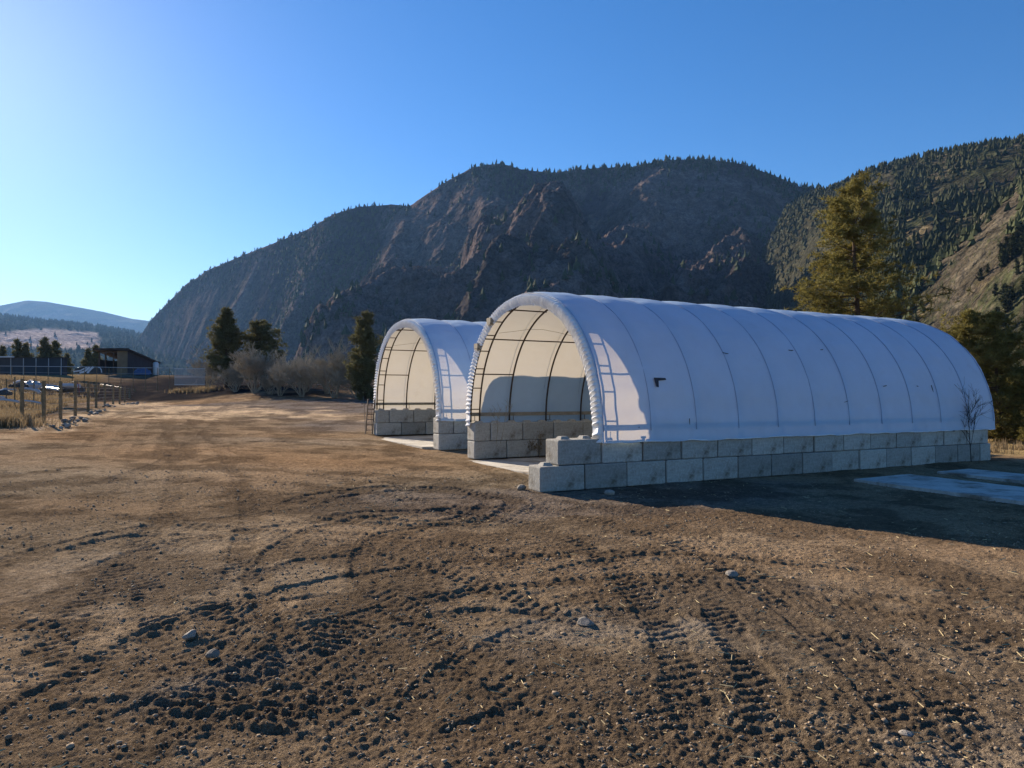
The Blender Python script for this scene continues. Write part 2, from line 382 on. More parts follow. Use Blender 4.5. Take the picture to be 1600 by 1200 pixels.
    C = base[None] * (.74 + .55 * tone)[:, None]
    red = fbm(X, Y, 7, 3, 121)[:, None]; C = C * (1 + (red - .5) * np.array([.25, 0, -.25]))
    mix = lambda C, c, a: C * (1 - np.clip(a, 0, 1)[:, None]) + c[None] * np.clip(a, 0, 1)[:, None]
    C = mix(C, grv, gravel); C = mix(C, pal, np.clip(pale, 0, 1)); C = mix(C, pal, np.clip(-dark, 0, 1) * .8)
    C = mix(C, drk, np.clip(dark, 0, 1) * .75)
    C = mix(C, snd, sand)
    C = mix(C, gfd, fieldg * (.5 + .6 * tone)); C = mix(C, np.array([.36, .26, .12]), rightg * .8)
    C = mix(C, brm, berm * (.95 + .5 * (fbm(X, Y, 3, 3, 131) - .4)))
    far = sstep(170, 300, r); C = mix(C, np.array([.10, .085, .05]), far)
    # soil colour darker in the low spots between clods
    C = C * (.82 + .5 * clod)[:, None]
    dz = dz * (1 - .0 * far)
    # keep the soil level under the shelters and against the walls
    s = (X - A0[0]) * U[0] + (Y - A0[1]) * U[1]; t = (X - A0[0]) * V2[0] + (Y - A0[1]) * V2[1]
    ins1 = sstep(1.4, 2.2, s) * sstep(23, 22.4, s) * sstep(.2, .7, t) * sstep(9.7, 9.2, t)
    ins2 = sstep(1.4, 2.2, s) * sstep(23, 22.4, s) * sstep(13.2, 13.7, t) * sstep(23.6, 23.0, t)
    dz = dz * (1 - np.clip(ins1 + ins2, 0, 1)) * sstep(700, 200, r) - .06 * (ins1 + ins2)
    return dz, C, np.clip(ins1 + ins2, 0, 1)

def build_ground():
    az = np.r_[np.radians(np.linspace(-43, 43, 760)), np.radians(np.linspace(46, 314, 68))]
    r = np.r_[0.9, np.geomspace(3.6, 62, 880), np.geomspace(62.6, 260, 170)[0:], np.geomspace(275, 11800, 30)]
    na, nr = len(az), len(r)
    Az, Rr = np.meshgrid(az, r); X = (np.sin(Az) * Rr).ravel(); Y = (np.cos(Az) * Rr).ravel()
    Z = H(X, Y)
    m = (np.hypot(X, Y) < 400)
    C = np.tile(np.array([.10, .085, .05]), (len(X), 1))
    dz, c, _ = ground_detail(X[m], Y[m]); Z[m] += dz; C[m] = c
    i = np.arange(nr - 1)[:, None] * na; j = np.arange(na)[None]; j2 = (j + 1) % na
    Fc = np.stack([i + j, i + na + j, i + na + j2, i + j2], -1).reshape(-1, 4)
    V = np.c_[X, Y, Z]; V = np.r_[V, [[0, 0, Z[:na].mean()]]]
    me = np_mesh('ground', V, Fc)
    # close the small disc under the lens
    bm = bmesh.new(); bm.from_mesh(me); bm.verts.ensure_lookup_table(); c0 = bm.verts[len(V) - 1]
    for k in range(na):
        try: bm.faces.new((c0, bm.verts[k], bm.verts[(k + 1) % na])).smooth = True
        except ValueError: pass
    bm.to_mesh(me); bm.free()
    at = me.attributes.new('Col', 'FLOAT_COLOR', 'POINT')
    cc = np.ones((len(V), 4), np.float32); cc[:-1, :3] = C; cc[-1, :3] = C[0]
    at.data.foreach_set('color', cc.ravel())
    tag(mesh_obj('ground', me, M['soil']), 'bare rutted brown dirt yard with tyre tracks and clods', kind='structure')
build_ground()

# ------------------------------------------------------------------ mountains
def px_interp(pts, x):
    p = np.array(pts, float); return np.interp(x, p[:, 0], p[:, 1])
def mountain(name, label, ridge, foot, rdist, ribs, na, nr, x0, x1, colfun, seed, label_kind='structure', basez=2.0, rough=1.0, power=1.0, ribk=1.4):
    xs = np.linspace(x0, x1, na); rho = np.r_[np.linspace(0, 1, nr), 1.06, 1.16, 1.32, 1.6]
    XP, RH = np.meshgrid(xs, rho)
    Df, Dr = px_interp(foot, XP), px_interp(rdist, XP); D = Df + (Dr - Df) * RH
    X = (XP - 800) / F * D; Y = D
    top = (YH - px_interp(ridge, XP)) * Dr / F + CH - basez     # metres above the foot at the crest
    g_ = np.where(RH <= 1, 1 - (1 - RH) ** power, 1 - (RH - 1) * .9)
    Zs = basez + top * g_
    env = np.clip(np.sin(np.clip(RH, 0, 1) * math.pi), 0, 1) ** .75
    REL = np.zeros_like(Zs)
    for (poly, hgt, wid) in ribs:
        P = []
        for (x, y) in poly:   # place rib nodes on the mean slope
            d0, d1 = px_interp(foot, x), px_interp(rdist, x); tp_ = (YH - px_interp(ridge, x)) * d1 / F + CH - basez
            rr = np.linspace(0, 1, 200); zz = basez + tp_ * (1 - (1 - rr) ** power); dd = d0 + (d1 - d0) * rr
            yy = YH - (zz - CH) * F / dd; k = np.argmin(abs(yy - y)); P.append(((x - 800) / F * dd[k], dd[k]))
        P = np.array(P); d = np.full(X.shape, 1e9)
        wx = X + (fbm(X, Y, 130, 3, seed + 3) - .5) * 90; wy = Y + (fbm(X, Y, 130, 3, seed + 4) - .5) * 90
        for i in range(len(P) - 1):
            e = P[i + 1] - P[i]; t = np.clip(((wx - P[i, 0]) * e[0] + (wy - P[i, 1]) * e[1]) / (e @ e), 0, 1)
            d = np.minimum(d, np.hypot(wx - P[i, 0] - t * e[0], wy - P[i, 1] - t * e[1]))
        k_ = np.exp(-(d / (wid * 1.2)) ** 1.7); REL += k_ * np.sign(hgt); Zs += ribk * hgt * k_ * env - ribk * .17 * hgt * env * (hgt > 0)
    a1 = fbm(X * .8 - Y * .55, Y * .5 + X * .2, 260, 5, seed, .52, True) - .5
    a2 = fbm(X - Y * .4, Y * .6, 70, 5, seed + 50, .6, True) - .5
    a3 = fbm(X, Y, 20, 4, seed + 80, .65, True) - .5
    REL += a1 * 1.2 + a2 * .9
    Zs += rough * (a1 * 130 * env + a2 * 55 * (env * .85 + .05) + a3 * 22 * (env * .8 + .15))
    Zs = np.where(RH == 0, basez - 25, Zs)
    V = np.c_[X.ravel(), Y.ravel(), Zs.ravel()]; nrr = len(rho)
    i = np.arange(nrr - 1)[:, None] * na; j = np.arange(na - 1)[None]
    Fc = np.stack([i + j, i + j + 1, i + na + j + 1, i + na + j], -1).reshape(-1, 4)
    me = np_mesh(name, V, Fc)
    gx = np.gradient(Zs, axis=1) / (np.gradient(X, axis=1) + 1e-6); gy = np.gradient(Zs, axis=0) / (np.gradient(Y, axis=0) + 1e-6)
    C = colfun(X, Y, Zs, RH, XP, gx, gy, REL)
    at = me.attributes.new('Col', 'FLOAT_COLOR', 'POINT'); cc = np.ones((len(V), 4), np.float32); cc[:, :3] = C.reshape(-1, 3); at.data.foreach_set('color', cc.ravel())
    o = mesh_obj(name, me, M['rock']); tag(o, label, kind='structure')
    return dict(X=X, Y=Y, Z=Zs, RH=RH, XP=XP, gx=gx, gy=gy, C=C)
def mixc(a, b, t): return a * (1 - t[..., None]) + np.array(b) * t[..., None]
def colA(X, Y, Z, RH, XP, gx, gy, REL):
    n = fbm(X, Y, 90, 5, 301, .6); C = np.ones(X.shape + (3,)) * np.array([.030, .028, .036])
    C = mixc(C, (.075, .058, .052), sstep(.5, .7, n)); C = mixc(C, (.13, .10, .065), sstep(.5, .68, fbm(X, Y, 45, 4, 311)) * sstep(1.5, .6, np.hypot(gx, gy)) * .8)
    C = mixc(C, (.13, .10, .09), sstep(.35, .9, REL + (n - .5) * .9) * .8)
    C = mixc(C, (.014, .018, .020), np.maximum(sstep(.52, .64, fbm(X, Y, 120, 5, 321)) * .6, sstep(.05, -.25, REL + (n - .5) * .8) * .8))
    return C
ridgeA = [(150, 600), (205, 545), (235, 500), (262, 472), (290, 444), (330, 419), (370, 402), (430, 378), (480, 358), (520, 334), (560, 322), (610, 319), (640, 321), (680, 293), (710, 275), (740, 259), (780, 254), (830, 266), (870, 268), (920, 262), (990, 259), (1040, 249), (1100, 247), (1160, 254), (1210, 272), (1250, 290), (1290, 296), (1340, 300), (1400, 320), (1500, 360)]
ribsA = [([(640, 322), (610, 344), (595, 377), (561, 415), (542, 445), (505, 490), (470, 540)], 120, 75),
         ([(812, 275), (800, 300), (770, 335), (737, 370), (677, 415), (644, 452), (600, 500), (560, 560)], 130, 75),
         ([(745, 262), (742, 314), (719, 351), (677, 380), (655, 410)], 70, 50),
         ([(1030, 252), (996, 284), (959, 310), (925, 344), (914, 385), (884, 422), (870, 465), (850, 520)], 130, 80),
         ([(1120, 250), (1110, 280), (1070, 340), (1050, 400), (1010, 450)], 80, 60),
         ([(1180, 262), (1200, 310), (1180, 380), (1150, 440)], 70, 60),
         ([(900, 265), (880, 300), (860, 330), (830, 380), (790, 420)], 50, 45),
         ([(500, 345), (475, 381), (437, 422), (390, 450), (330, 500)], 90, 65),
         ([(400, 392), (350, 430), (300, 470), (270, 520)], 60, 60),
         ([(560, 450), (520, 500), (480, 530), (430, 560)], 50, 50),
         ([(690, 300), (665, 340), (640, 385), (615, 430)], 45, 45), ([(860, 330), (820, 390), (770, 440), (720, 490)], 55, 50), ([(1150, 300), (1120, 360), (1100, 430)], 45, 45), ([(1240, 300), (1225, 360), (1200, 430)], 50, 50), ([(940, 420), (915, 460), (890, 500)], 50, 45),
         ([(720, 470), (660, 510), (620, 540), (560, 575)], 50, 50)]
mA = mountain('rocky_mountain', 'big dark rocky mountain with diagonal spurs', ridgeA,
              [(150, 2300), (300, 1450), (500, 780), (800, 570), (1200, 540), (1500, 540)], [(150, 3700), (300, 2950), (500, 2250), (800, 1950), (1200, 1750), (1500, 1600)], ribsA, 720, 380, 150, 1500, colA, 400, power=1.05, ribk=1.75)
def colB(X, Y, Z, RH, XP, gx, gy, REL):
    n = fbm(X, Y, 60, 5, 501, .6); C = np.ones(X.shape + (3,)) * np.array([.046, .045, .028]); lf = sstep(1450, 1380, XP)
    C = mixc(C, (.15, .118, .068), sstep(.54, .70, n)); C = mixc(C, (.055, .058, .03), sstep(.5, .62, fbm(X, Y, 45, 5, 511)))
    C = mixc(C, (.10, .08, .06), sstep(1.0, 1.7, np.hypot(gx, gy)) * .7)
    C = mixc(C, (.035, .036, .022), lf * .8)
    return C
ridgeB = [(1180, 420), (1230, 325), (1270, 300), (1310, 290), (1350, 270), (1400, 255), (1450, 243), (1500, 232), (1540, 224), (1600, 217), (1700, 205), (1900, 190), (2300, 200)]
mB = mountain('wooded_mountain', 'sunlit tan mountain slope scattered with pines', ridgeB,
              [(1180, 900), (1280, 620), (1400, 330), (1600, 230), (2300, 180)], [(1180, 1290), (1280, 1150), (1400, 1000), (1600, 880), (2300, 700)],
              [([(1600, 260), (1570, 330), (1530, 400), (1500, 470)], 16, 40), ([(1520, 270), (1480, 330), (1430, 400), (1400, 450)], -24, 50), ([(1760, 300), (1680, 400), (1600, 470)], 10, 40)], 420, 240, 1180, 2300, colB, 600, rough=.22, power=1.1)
def colC(X, Y, Z, RH, XP, gx, gy, REL):
    return mixc(np.ones(X.shape + (3,)) * np.array([.05, .06, .04]), (.12, .11, .08), sstep(.5, .7, fbm(X, Y, 400, 4, 701)))
mountain('far_hill', 'hazy blue far hill at the left horizon', [(-900, 470), (-300, 520), (-60, 488), (0, 477), (40, 469), (70, 471), (110, 478), (160, 487), (205, 498), (240, 502), (330, 520), (420, 540)],
         [(-900, 7500), (420, 7500)], [(-900, 10500), (420, 10500)], [], 260, 80, -900, 420, colC, 720, rough=1.0, basez=0)
def colD(X, Y, Z, RH, XP, gx, gy, REL):
    C = np.ones(X.shape + (3,)) * np.array([.04, .05, .035])
    yp = YH - (Z - CH) * F / Y
    n = (fbm(X, Y, 150, 4, 741) - .5) * 20
    field = sstep(547, 543, yp + n * .2) * sstep(px_interp([(-900, 514), (0, 519), (70, 512), (150, 520), (165, 545)], XP) - 2, px_interp([(-900, 514), (0, 519), (70, 512), (150, 520), (165, 545)], XP) + 2, yp + n * .25) * sstep(165, 150, XP + n)
    return mixc(C, (.36, .29, .26), field)
mD = mountain('valley_hill', 'lower forested hill with pale open field across the valley', [(-900, 470), (-200, 482), (0, 492), (40, 497), (80, 502), (130, 506), (170, 512), (210, 520), (260, 540), (330, 560)],
         [(-900, 1500), (330, 1500)], [(-900, 4600), (330, 4600)], [], 260, 120, -900, 330, colD, 760, rough=.35, basez=3)

# ---- trees on the mountains, far off: one mass per mountain
def cone_trees(pos, hts, name, label, m, rel=.24, k=5):
    n = len(pos); a = np.arange(k) * 2 * np.pi / k
    tmpl = [[0, 0, 1]] + [[math.cos(t) * rel * .62, math.sin(t) * rel * .62, .45] for t in a] + [[0, 0, .72]] + [[math.cos(t + .6) * rel, math.sin(t + .6) * rel, .06] for t in a]
    T = np.array(tmpl); fc = [(0, 1 + i, 1 + (i + 1) % k) for i in range(k)] + [(k + 1, k + 2 + i, k + 2 + (i + 1) % k) for i in range(k)]
    fc = np.array(fc); nv = len(T)
    jit = rng.normal(0, .05, (n, nv, 3)); wid = rng.uniform(.7, 1.7, (n, 1, 1)) * np.array([1, 1, 0]) + np.array([0, 0, 1])
    ro = rng.uniform(0, 6.28, n); c, s = np.cos(ro)[:, None], np.sin(ro)[:, None]
    P = (T[None] + jit * np.array([1, 1, .6])) * wid
    P = np.stack([P[..., 0] * c - P[..., 1] * s, P[..., 0] * s + P[..., 1] * c, P[..., 2]], -1) * hts[:, None, None] + pos[:, None, :]
    Fa = (fc[None] + (np.arange(n) * nv)[:, None, None]).reshape(-1, 3)
    return tag(mesh_obj(name, np_mesh(name, P.reshape(-1, 3), Fa, False), m), label, 'forest', kind='stuff')
def scatter_on(Mt, n, dens, seed):
    r_ = np.random.default_rng(seed); nr, na = Mt['X'].shape
    w_ = dens(Mt); area = np.abs(np.gradient(Mt['X'], axis=1) * np.gradient(Mt['Y'], axis=0)); w_ = (w_ * area).ravel(); w_ = w_ / w_.sum()
    idx = r_.choice(len(w_), n, p=w_); fi, fj = idx // na, idx % na
    fi = np.clip(fi, 0, nr - 2); fj = np.clip(fj, 0, na - 2); a, b = r_.random(n), r_.random(n)
    L = lambda q: (q[fi, fj] * (1 - a) + q[fi + 1, fj] * a) * (1 - b) + (q[fi, fj + 1] * (1 - a) + q[fi + 1, fj + 1] * a) * b
    return np.c_[L(Mt['X']), L(Mt['Y']), L(Mt['Z']) - .6]
def densA(Mt):
    n = fbm(Mt['X'], Mt['Y'], 140, 4, 801); crest = np.exp(-((Mt['RH'] - 1.0) / .035) ** 2) * 5 * np.where(Mt['XP'] > 720, 1.5, .35)
    crest *= np.where((Mt['XP'] > 640) & (Mt['XP'] < 735), .15, 1)
    rightside = sstep(1180, 1300, Mt['XP']) * 3.5
    leftw = sstep(620, 560, Mt['XP']) * sstep(400, 470, Mt['XP']) * sstep(.6, .8, Mt['RH']) * 2
    low = sstep(.35, .1, Mt['RH']) * 1.0
    return (sstep(.5, .7, n) * .8 + .06 + crest + rightside + leftw + low) * (Mt['RH'] > .02) * (Mt['RH'] < 1.1)
pA = scatter_on(mA, 11000, densA, 5)
cone_trees(pA, rng.uniform(8, 19, len(pA)), 'forest', 'dark conifers scattered over the rocky mountain and its crest', M['forest'])
def densB(Mt):
    n = fbm(Mt['X'], Mt['Y'], 70, 5, 811, .6); return (800 / Mt['Y']) ** 2.7 * (sstep(.40, .55, n) * 1.0 + .10 + sstep(1430, 1340, Mt['XP']) * 6 + np.exp(-((Mt['RH'] - 1) / .04) ** 2) * 1.2) * (Mt['RH'] > .06) * (Mt['RH'] < 1.08)
def densBn(Mt): return densB(Mt) * (Mt['RH'] < .5) * (Mt['XP'] > 1330) * (Mt['XP'] < 1700) * (Mt['RH'] > .12)
pB = scatter_on(mB, 24000, densB, 6)
farB = pB[(np.hypot(pB[:, 0], pB[:, 1]) > 520)]
cone_trees(farB, rng.uniform(4.5, 11, len(farB)), 'forest', 'pine woods on the upper slopes of the tan mountain', M['slope_pine'])
def densD(Mt):
    yp = YH - (Mt['Z'] - CH) * F / Mt['Y']; return (np.where(Mt['C'][..., 0] > .12, .02, 1.0)) * (Mt['RH'] > .02) * (Mt['RH'] < 1.05)
pD = scatter_on(mD, 9000, densD, 7)
cone_trees(pD, rng.uniform(12, 26, len(pD)), 'forest', 'blue hazed woods on the valley hill at left', M['forest'])

# ------------------------------------------------------------------ haze
def build_haze():
    mb = MB(); mb.box((-1500, 5700, 720), (26000, 13600, 1460))
    m = bpy.data.materials.new('haze'); m.use_nodes = True; t = m.node_tree; t.nodes.remove(t.nodes['Principled BSDF'])
    v = t.nodes.new('ShaderNodeVolumePrincipled'); v.inputs['Color'].default_value = (.26, .52, 1, 1); v.inputs['Density'].default_value = 3.8e-5; v.inputs['Anisotropy'].default_value = .2
    t.links.new(v.outputs[0], t.nodes['Material Output'].inputs['Volume'])
    tag(mb.build('haze', m), 'thin blue haze filling the valley', kind='stuff')
build_haze()

# ------------------------------------------------------------------ lock block walls
def block_mesh(L, keys, seed):
    r_ = random.Random(seed); bm = bmesh.new(); D, Hh = .745, .735
    bmesh.ops.create_cube(bm, size=1); bmesh.ops.scale(bm, vec=(L - .040, D, Hh), verts=bm.verts)
    bmesh.ops.bevel(bm, geom=list(bm.edges), offset=.045, segments=2, affect='EDGES', profile=.6)
    bmesh.ops.translate(bm, vec=(L / 2, D / 2, Hh / 2), verts=bm.verts)
    for v in bm.verts: v.co += Vector((r_.uniform(-1, 1), r_.uniform(-1, 1), r_.uniform(-1, 1))) * .006
    if keys:
        n = 2 if L > 1.2 else 1
        for i in range(n):
            cx = L * (i + .5) / n if n == 2 else L / 2
            q = []
            for (a, b, z) in ((.17, .17, Hh - .01), (.10, .10, Hh + .085)):
                q.append([bm.verts.new((cx + sx * a, D / 2 + sy * b, z)) for sx, sy in ((-1, -1), (1, -1), (1, 1), (-1, 1))])
            for k in range(4): bm.faces.new((q[0][k], q[0][(k + 1) % 4], q[1][(k + 1) % 4], q[1][k]))
            bm.faces.new(q[1])
    me = bpy.data.meshes.new('concrete_block'); bm.to_mesh(me); bm.free(); me.materials.append(M['concrete']); return me
BL = 1.525
bm_keys = [block_mesh(BL, True, s) for s in range(3)]; bm_flat = [block_mesh(BL, False, 10 + s) for s in range(4)]
bm_half = [block_mesh(BL / 2, False, 30)]; bm_halfk = [block_mesh(BL / 2, True, 31)]
ANG = math.atan2(U[1], U[0])
def wall(t0, z0, label, lower_s, upper_s, end, group='concrete block walls of the two shelters', slope=0.0, expose_first=False):
    p = tp(lower_s, t0, z0); o = empty('block_wall', p, ANG); tag(o, label, 'wall', group)
    i = 0
    def put(x, z, meshes):
        b = bpy.data.objects.new('concrete_block', random.choice(meshes)); link(b, o)
        b.location = (x + random.uniform(-.004, .004), random.uniform(-.022, .022), z); b.rotation_euler = (random.uniform(-.004, .004), random.uniform(-.003, .003), random.uniform(-.012, .012))
    x = 0; first = True
    while x + lower_s < end - .4:
        fl = x + lower_s + BL > end + .1
        put(x, x * slope, bm_half if fl else bm_keys if (first and expose_first) else bm_flat); x += BL; first = False
    x = upper_s - lower_s
    if upper_s - lower_s > .7 and not expose_first:
        put(0, .746, bm_halfk)
        x = BL / 2
    while x + lower_s < end - .4:
        put(x, .746 + x * slope, bm_halfk if x + lower_s + BL > end + .1 else bm_keys); x += BL
    return o
wall(0, -.03, 'long two-course concrete block wall carrying the near side of the front shelter', 0, .61, 22.2, expose_first=True)
wall(9.2, .10, 'two-course block wall inside the front shelter, under its far side', 2.08, 2.08 + .76, 22.2)
wall(13.05, .22, 'short visible block wall under the near side of the rear shelter', 2.0, 2.0 + .76, 22.2)
wall(22.95, .40, 'two-course block wall under the far side of the rear shelter, by the ladder', 2.0, 2.0 + .76, 22.2)

# ------------------------------------------------------------------ fabric shelters
def profile(th, c, a, zr0, zl0, rise, off=0.0):
    """arch at angle th (0 right foot .. pi left foot); off = inward offset"""
    ct, st = np.cos(th), np.sin(th)
    e = .93
    x = -(np.abs(ct) ** e) * np.sign(ct) * (a - off); z = (np.abs(st) ** e) * (rise - off)
    base = zr0 + (zl0 - zr0) * (x + a) / (2 * a)
    return c + x, base + z
def shelter(label, c, a, zr, zl, rise, s0, nb, seed, details):
    r_ = np.random.default_rng(seed); BAY = 1.83
    root = empty('fabric_shelter', tp(s0, c, (zr + zl) / 2 - 1.5)); root_p = Vector(root.location)
    tag(root, label, 'shelter', 'white fabric tunnel shelters')
    def W(s, t, z):
        p = A0[None] + np.outer(s, U) + np.outer(t, V2); return np.c_[p, z] - np.array(root_p)[None]
    send = s0 + nb * BAY
    # ---- cover
    nth, ns = 150, nb * 16 + 1
    th = np.linspace(0, math.pi, nth); ss = np.linspace(s0 + .02, send + .1, ns)
    skirt = np.array([-.17, -.085])            # extra rows hanging below the foot
    rowsT, rowsZ, nx, nz = [], [], [], []
    t_, z_ = profile(th, c, a, zr, zl, rise)
    dt, dzz = np.gradient(t_), np.gradient(z_); nn = np.hypot(dt, dzz); nT, nZ = -dzz / nn, dt / nn
    t_ = np.r_[np.full(2, t_[0] - .012), t_, np.full(2, t_[-1] + .012)]; z_ = np.r_[zr + skirt, z_, zl + skirt[::-1]]
    nT = np.r_[[nT[0]] * 2, nT, [nT[-1]] * 2]; nZ = np.r_[[0, 0], nZ, [0, 0]]; thx = np.r_[[0, 0], th, [math.pi] * 2]
    S, T = np.meshgrid(ss, t_); _, Z = np.meshgrid(ss, z_); NT = nT[:, None]; NZ = nZ[:, None]; TH = thx[:, None] + 0 * S
    fr = ((S - s0) / BAY) % 1
    crown = .45 + .55 * np.sin(TH)
    arc = TH * 5
    puff = (.085 * np.sin(np.pi * fr) ** .62) * crown
    wr = (fbm(S * .5 + 40, arc, .8, 4, seed) - .5) * .05 * sstep(.02, .2, TH) + (fbm(S * 1.0, arc * 2.2, .5, 3, seed + 5) - .5) * .03
    low = np.exp(-((TH - .16) / .05) ** 2) * .03 + np.exp(-((math.pi - TH - .16) / .05) ** 2) * .03
    vert = (fbm(S, arc * .15, .35, 3, seed + 9) - .5) * .05 * np.exp(-np.minimum(TH, math.pi - TH) / .5)
    diag = np.maximum(0, np.sin((S * 3.2 + arc * 1.6 + 2 * fbm(S, arc, 2.5, 2, seed + 11)) * 2)) * .008
    off = puff + wr - low + vert + diag
    T = T + NT * off; Z = Z + NZ * off
    hemz = (fbm(S, S * 0, .5, 3, seed + 21) - .5) * .07
    Z[0] += hemz[0]; Z[-1] += hemz[0]
    X = W(S.ravel(), T.ravel(), Z.ravel()); nrw = len(t_)
    i = np.arange(nrw - 1)[:, None] * ns; j = np.arange(ns - 1)[None]
    Fc = np.stack([i + j, i + j + 1, i + ns + j + 1, i + ns + j], -1).reshape(-1, 4)
    mesh_obj('fabric_cover', np_mesh('fabric_cover', X, Fc), M['fabric'], root)
    for k_ in range(nb + 1):     # added dark lines standing in for ribs that show against the cover
        tq = np.linspace(.03, math.pi - .03, 66); a_, b_ = profile(tq, c, a, zr, zl, rise, -.03); mb = MB(); mb.tube(W(np.full(66, s0 + k_ * BAY + (.06 if k_ == 0 else 0)), a_, b_), .012, 4); mb.build('rib_line', M['rib_line'], root, True)
    # bottom rope / hem pipe along both feet
    for side, (tt, zz) in enumerate(((c - a - .035, zr - .15), (c + a + .035, zl - .15))):
        mb = MB(); sq = np.linspace(s0 + .05, send, 60); hh = (fbm(sq, sq * 0, .5, 3, seed + 21) - .5) * .07
        mb.tube(W(sq, np.full(60, tt), zz + hh), .022, 5); mb.build('hem_pipe', M['hem'], root, True)
    # ---- puckered end band
    nth2, nd = 1700, 14
    th2 = np.linspace(0, math.pi, nth2); d = np.linspace(0, 1, nd)
    TH2, DD = np.meshgrid(th2, d)
    foldph = TH2 * 2 * math.pi * 29 + 5.5 * fbm(TH2 * 9, TH2 * 0 + 1, 1, 3, seed + 31) + DD * 1.2 + fbm(TH2 * 40, DD * 2, 1, 2, seed + 33) * .8
    amp = 1.15 * (1 + .7 * np.sin(TH2)) * (.8 + .5 * fbm(TH2 * 14, TH2 * 0, 1, 2, seed + 35)) * np.sin(np.clip(DD, 0, 1) ** .7 * math.pi * .93) * .050
    footw = np.exp(-TH2 / .18) * .5
    amp = amp * (1 + footw)
    inn = DD * (.39 + .05 * fbm(TH2 * 12, TH2 * 0, 1, 2, seed + 37) + .01 * np.sin(foldph))
    t2, z2 = profile(TH2, c, a, zr, zl, rise, 0)
    ti, zi = profile(TH2, c, a, zr, zl, rise, .45)
    k = inn / .45; T2 = t2 + (ti - t2) * k; Z2 = z2 + (zi - z2) * k
    S2 = s0 + .07 - .15 * np.sqrt(np.clip(DD * 6, 0, 1)) + .03 * DD + amp * (.55 * np.sin(foldph) + .6 * (1 - 2 * np.abs(np.sin(foldph * .5)) ** .8))
    Z2 = Z2 - np.where((TH2 < .05) | (TH2 > math.pi - .05), .14, 0) * 1.0
    X = W(S2.ravel(), T2.ravel(), Z2.ravel())
    i = np.arange(nd - 1)[:, None] * nth2; j = np.arange(nth2 - 1)[None]
    Fc = np.stack([i + j, i + j + 1, i + nth2 + j + 1, i + nth2 + j], -1).reshape(-1, 4)
    o_ = mesh_obj('puckered_end_band', np_mesh('puckered_end_band', X, Fc), M['hem'], root); o_['label'] = 'gathered white fabric rim round the open end'
    # ---- steel ribs
    thr = np.linspace(0, math.pi, 56)
    def rib(s, off, r, name='steel_rib'):
        t, z = profile(thr, c, a, zr, zl, rise, off); z = z.copy(); z[0] = zr + .0; z[-1] = zl + .0
        mb = MB(); mb.tube(W(np.full(56, s), t, z), r, 8); return mb.build(name, M['steel'], root, True)
    for k_ in range(nb + 1): rib(s0 + .12 + k_ * BAY if k_ < nb else send, .10, .038)
    rib(s0 + .52, .12, .036, 'end_truss_chord')
    for q in np.linspace(.10, math.pi - .10, 17):      # rungs between the two front arches
        t, z = profile(np.array([q]), c, a, zr, zl, rise, .11); mb = MB()
        mb.tube(W(np.array([s0 + .12, s0 + .52]), np.repeat(t, 2), np.repeat(z, 2)), .022, 6); mb.build('truss_rung', M['steel'], root)
    # ---- purlins
    def purlin(th_, sa, sb, r=.026):
        t, z = profile(np.array([th_]), c, a, zr, zl, rise, .16); mb = MB(); mb.tube(W(np.array([sa, sb]), np.repeat(t, 2), np.repeat(z, 2)), r, 6); mb.build('purlin', M['steel'], root)
    for q in (.42, math.pi - .42): purlin(q, s0 + .12, s0 + .12 + BAY)
    for q in (.80, math.pi - .80): purlin(q, s0 + .12, send)
    for q in (1.2, math.pi - 1.25): purlin(q, s0 + .12, s0 + .12 + BAY)
    purlin(math.pi / 2, s0 + .12, send)
    # ---- base boards just above the blocks and rib shoes
    for t, z in ((c - a + .07, zr + .34), (c + a - .07, zl + .34)):
        mb = MB(); p = W(np.array([(s0 + send) / 2]), np.array([t]), np.array([z]))[0]
        mb.box(p, (send - s0 - .1, .045, .15), ANG); mb.build('base_board', M['board'], root)
        for k_ in range(nb + 1):
            mb = MB(); p = W(np.array([s0 + .2 + k_ * BAY - (.15 if k_ == nb else 0)]), np.array([t + (.12 if t < c else -.12)]), np.array([z - .27]))[0]
            mb.box(p, (.22, .14, .012), ANG); mb.tube([p + np.array([.06, 0, 0]), p + np.array([.06, 0, .2])], .014, 5); mb.build('rib_foot', M['steel'], root)
    # ---- sagging wires under the roof
    mb = MB(); sq = np.linspace(s0 + .3, s0 + 9, 14); t, z = profile(np.array([math.pi - 1.02]), c, a, zr, zl, rise, .3)
    mb.tube(W(sq, np.repeat(t, 14), z - .18 + .12 * np.cos(sq * 1.5)), .008, 4); mb.build('electric_cable', M['rope'], root)
    details(root, W, lambda q, off: profile(np.array([q]), c, a, zr, zl, rise, off))
    return root
def patch_poly(W, prof, s, q, pts, name, m, root, off=-.10):
    """small flat piece lying on the near flank; pts in (ds, dz)"""
    t, z = prof(q, off); t2, z2 = prof(q + .02, off); tx, tz = (t2 - t)[0], (z2 - z)[0]; n = math.hypot(tx, tz); tx /= n; tz /= n
    f = []; b = []
    for ds, dz in pts:
        f.append(W(np.array([s + ds]), t + tx * dz, z + tz * dz)[0]); b.append(W(np.array([s + ds]), t + tx * dz + tz * .01, z + tz * dz - tx * .01)[0])
    mb = MB(); mb.quad(*f); mb.quad(*reversed(b)); n_ = len(pts)
    for i in range(n_): mb.quad(f[i], b[i], b[(i + 1) % n_], f[(i + 1) % n_])
    return mb.build(name, m, root)
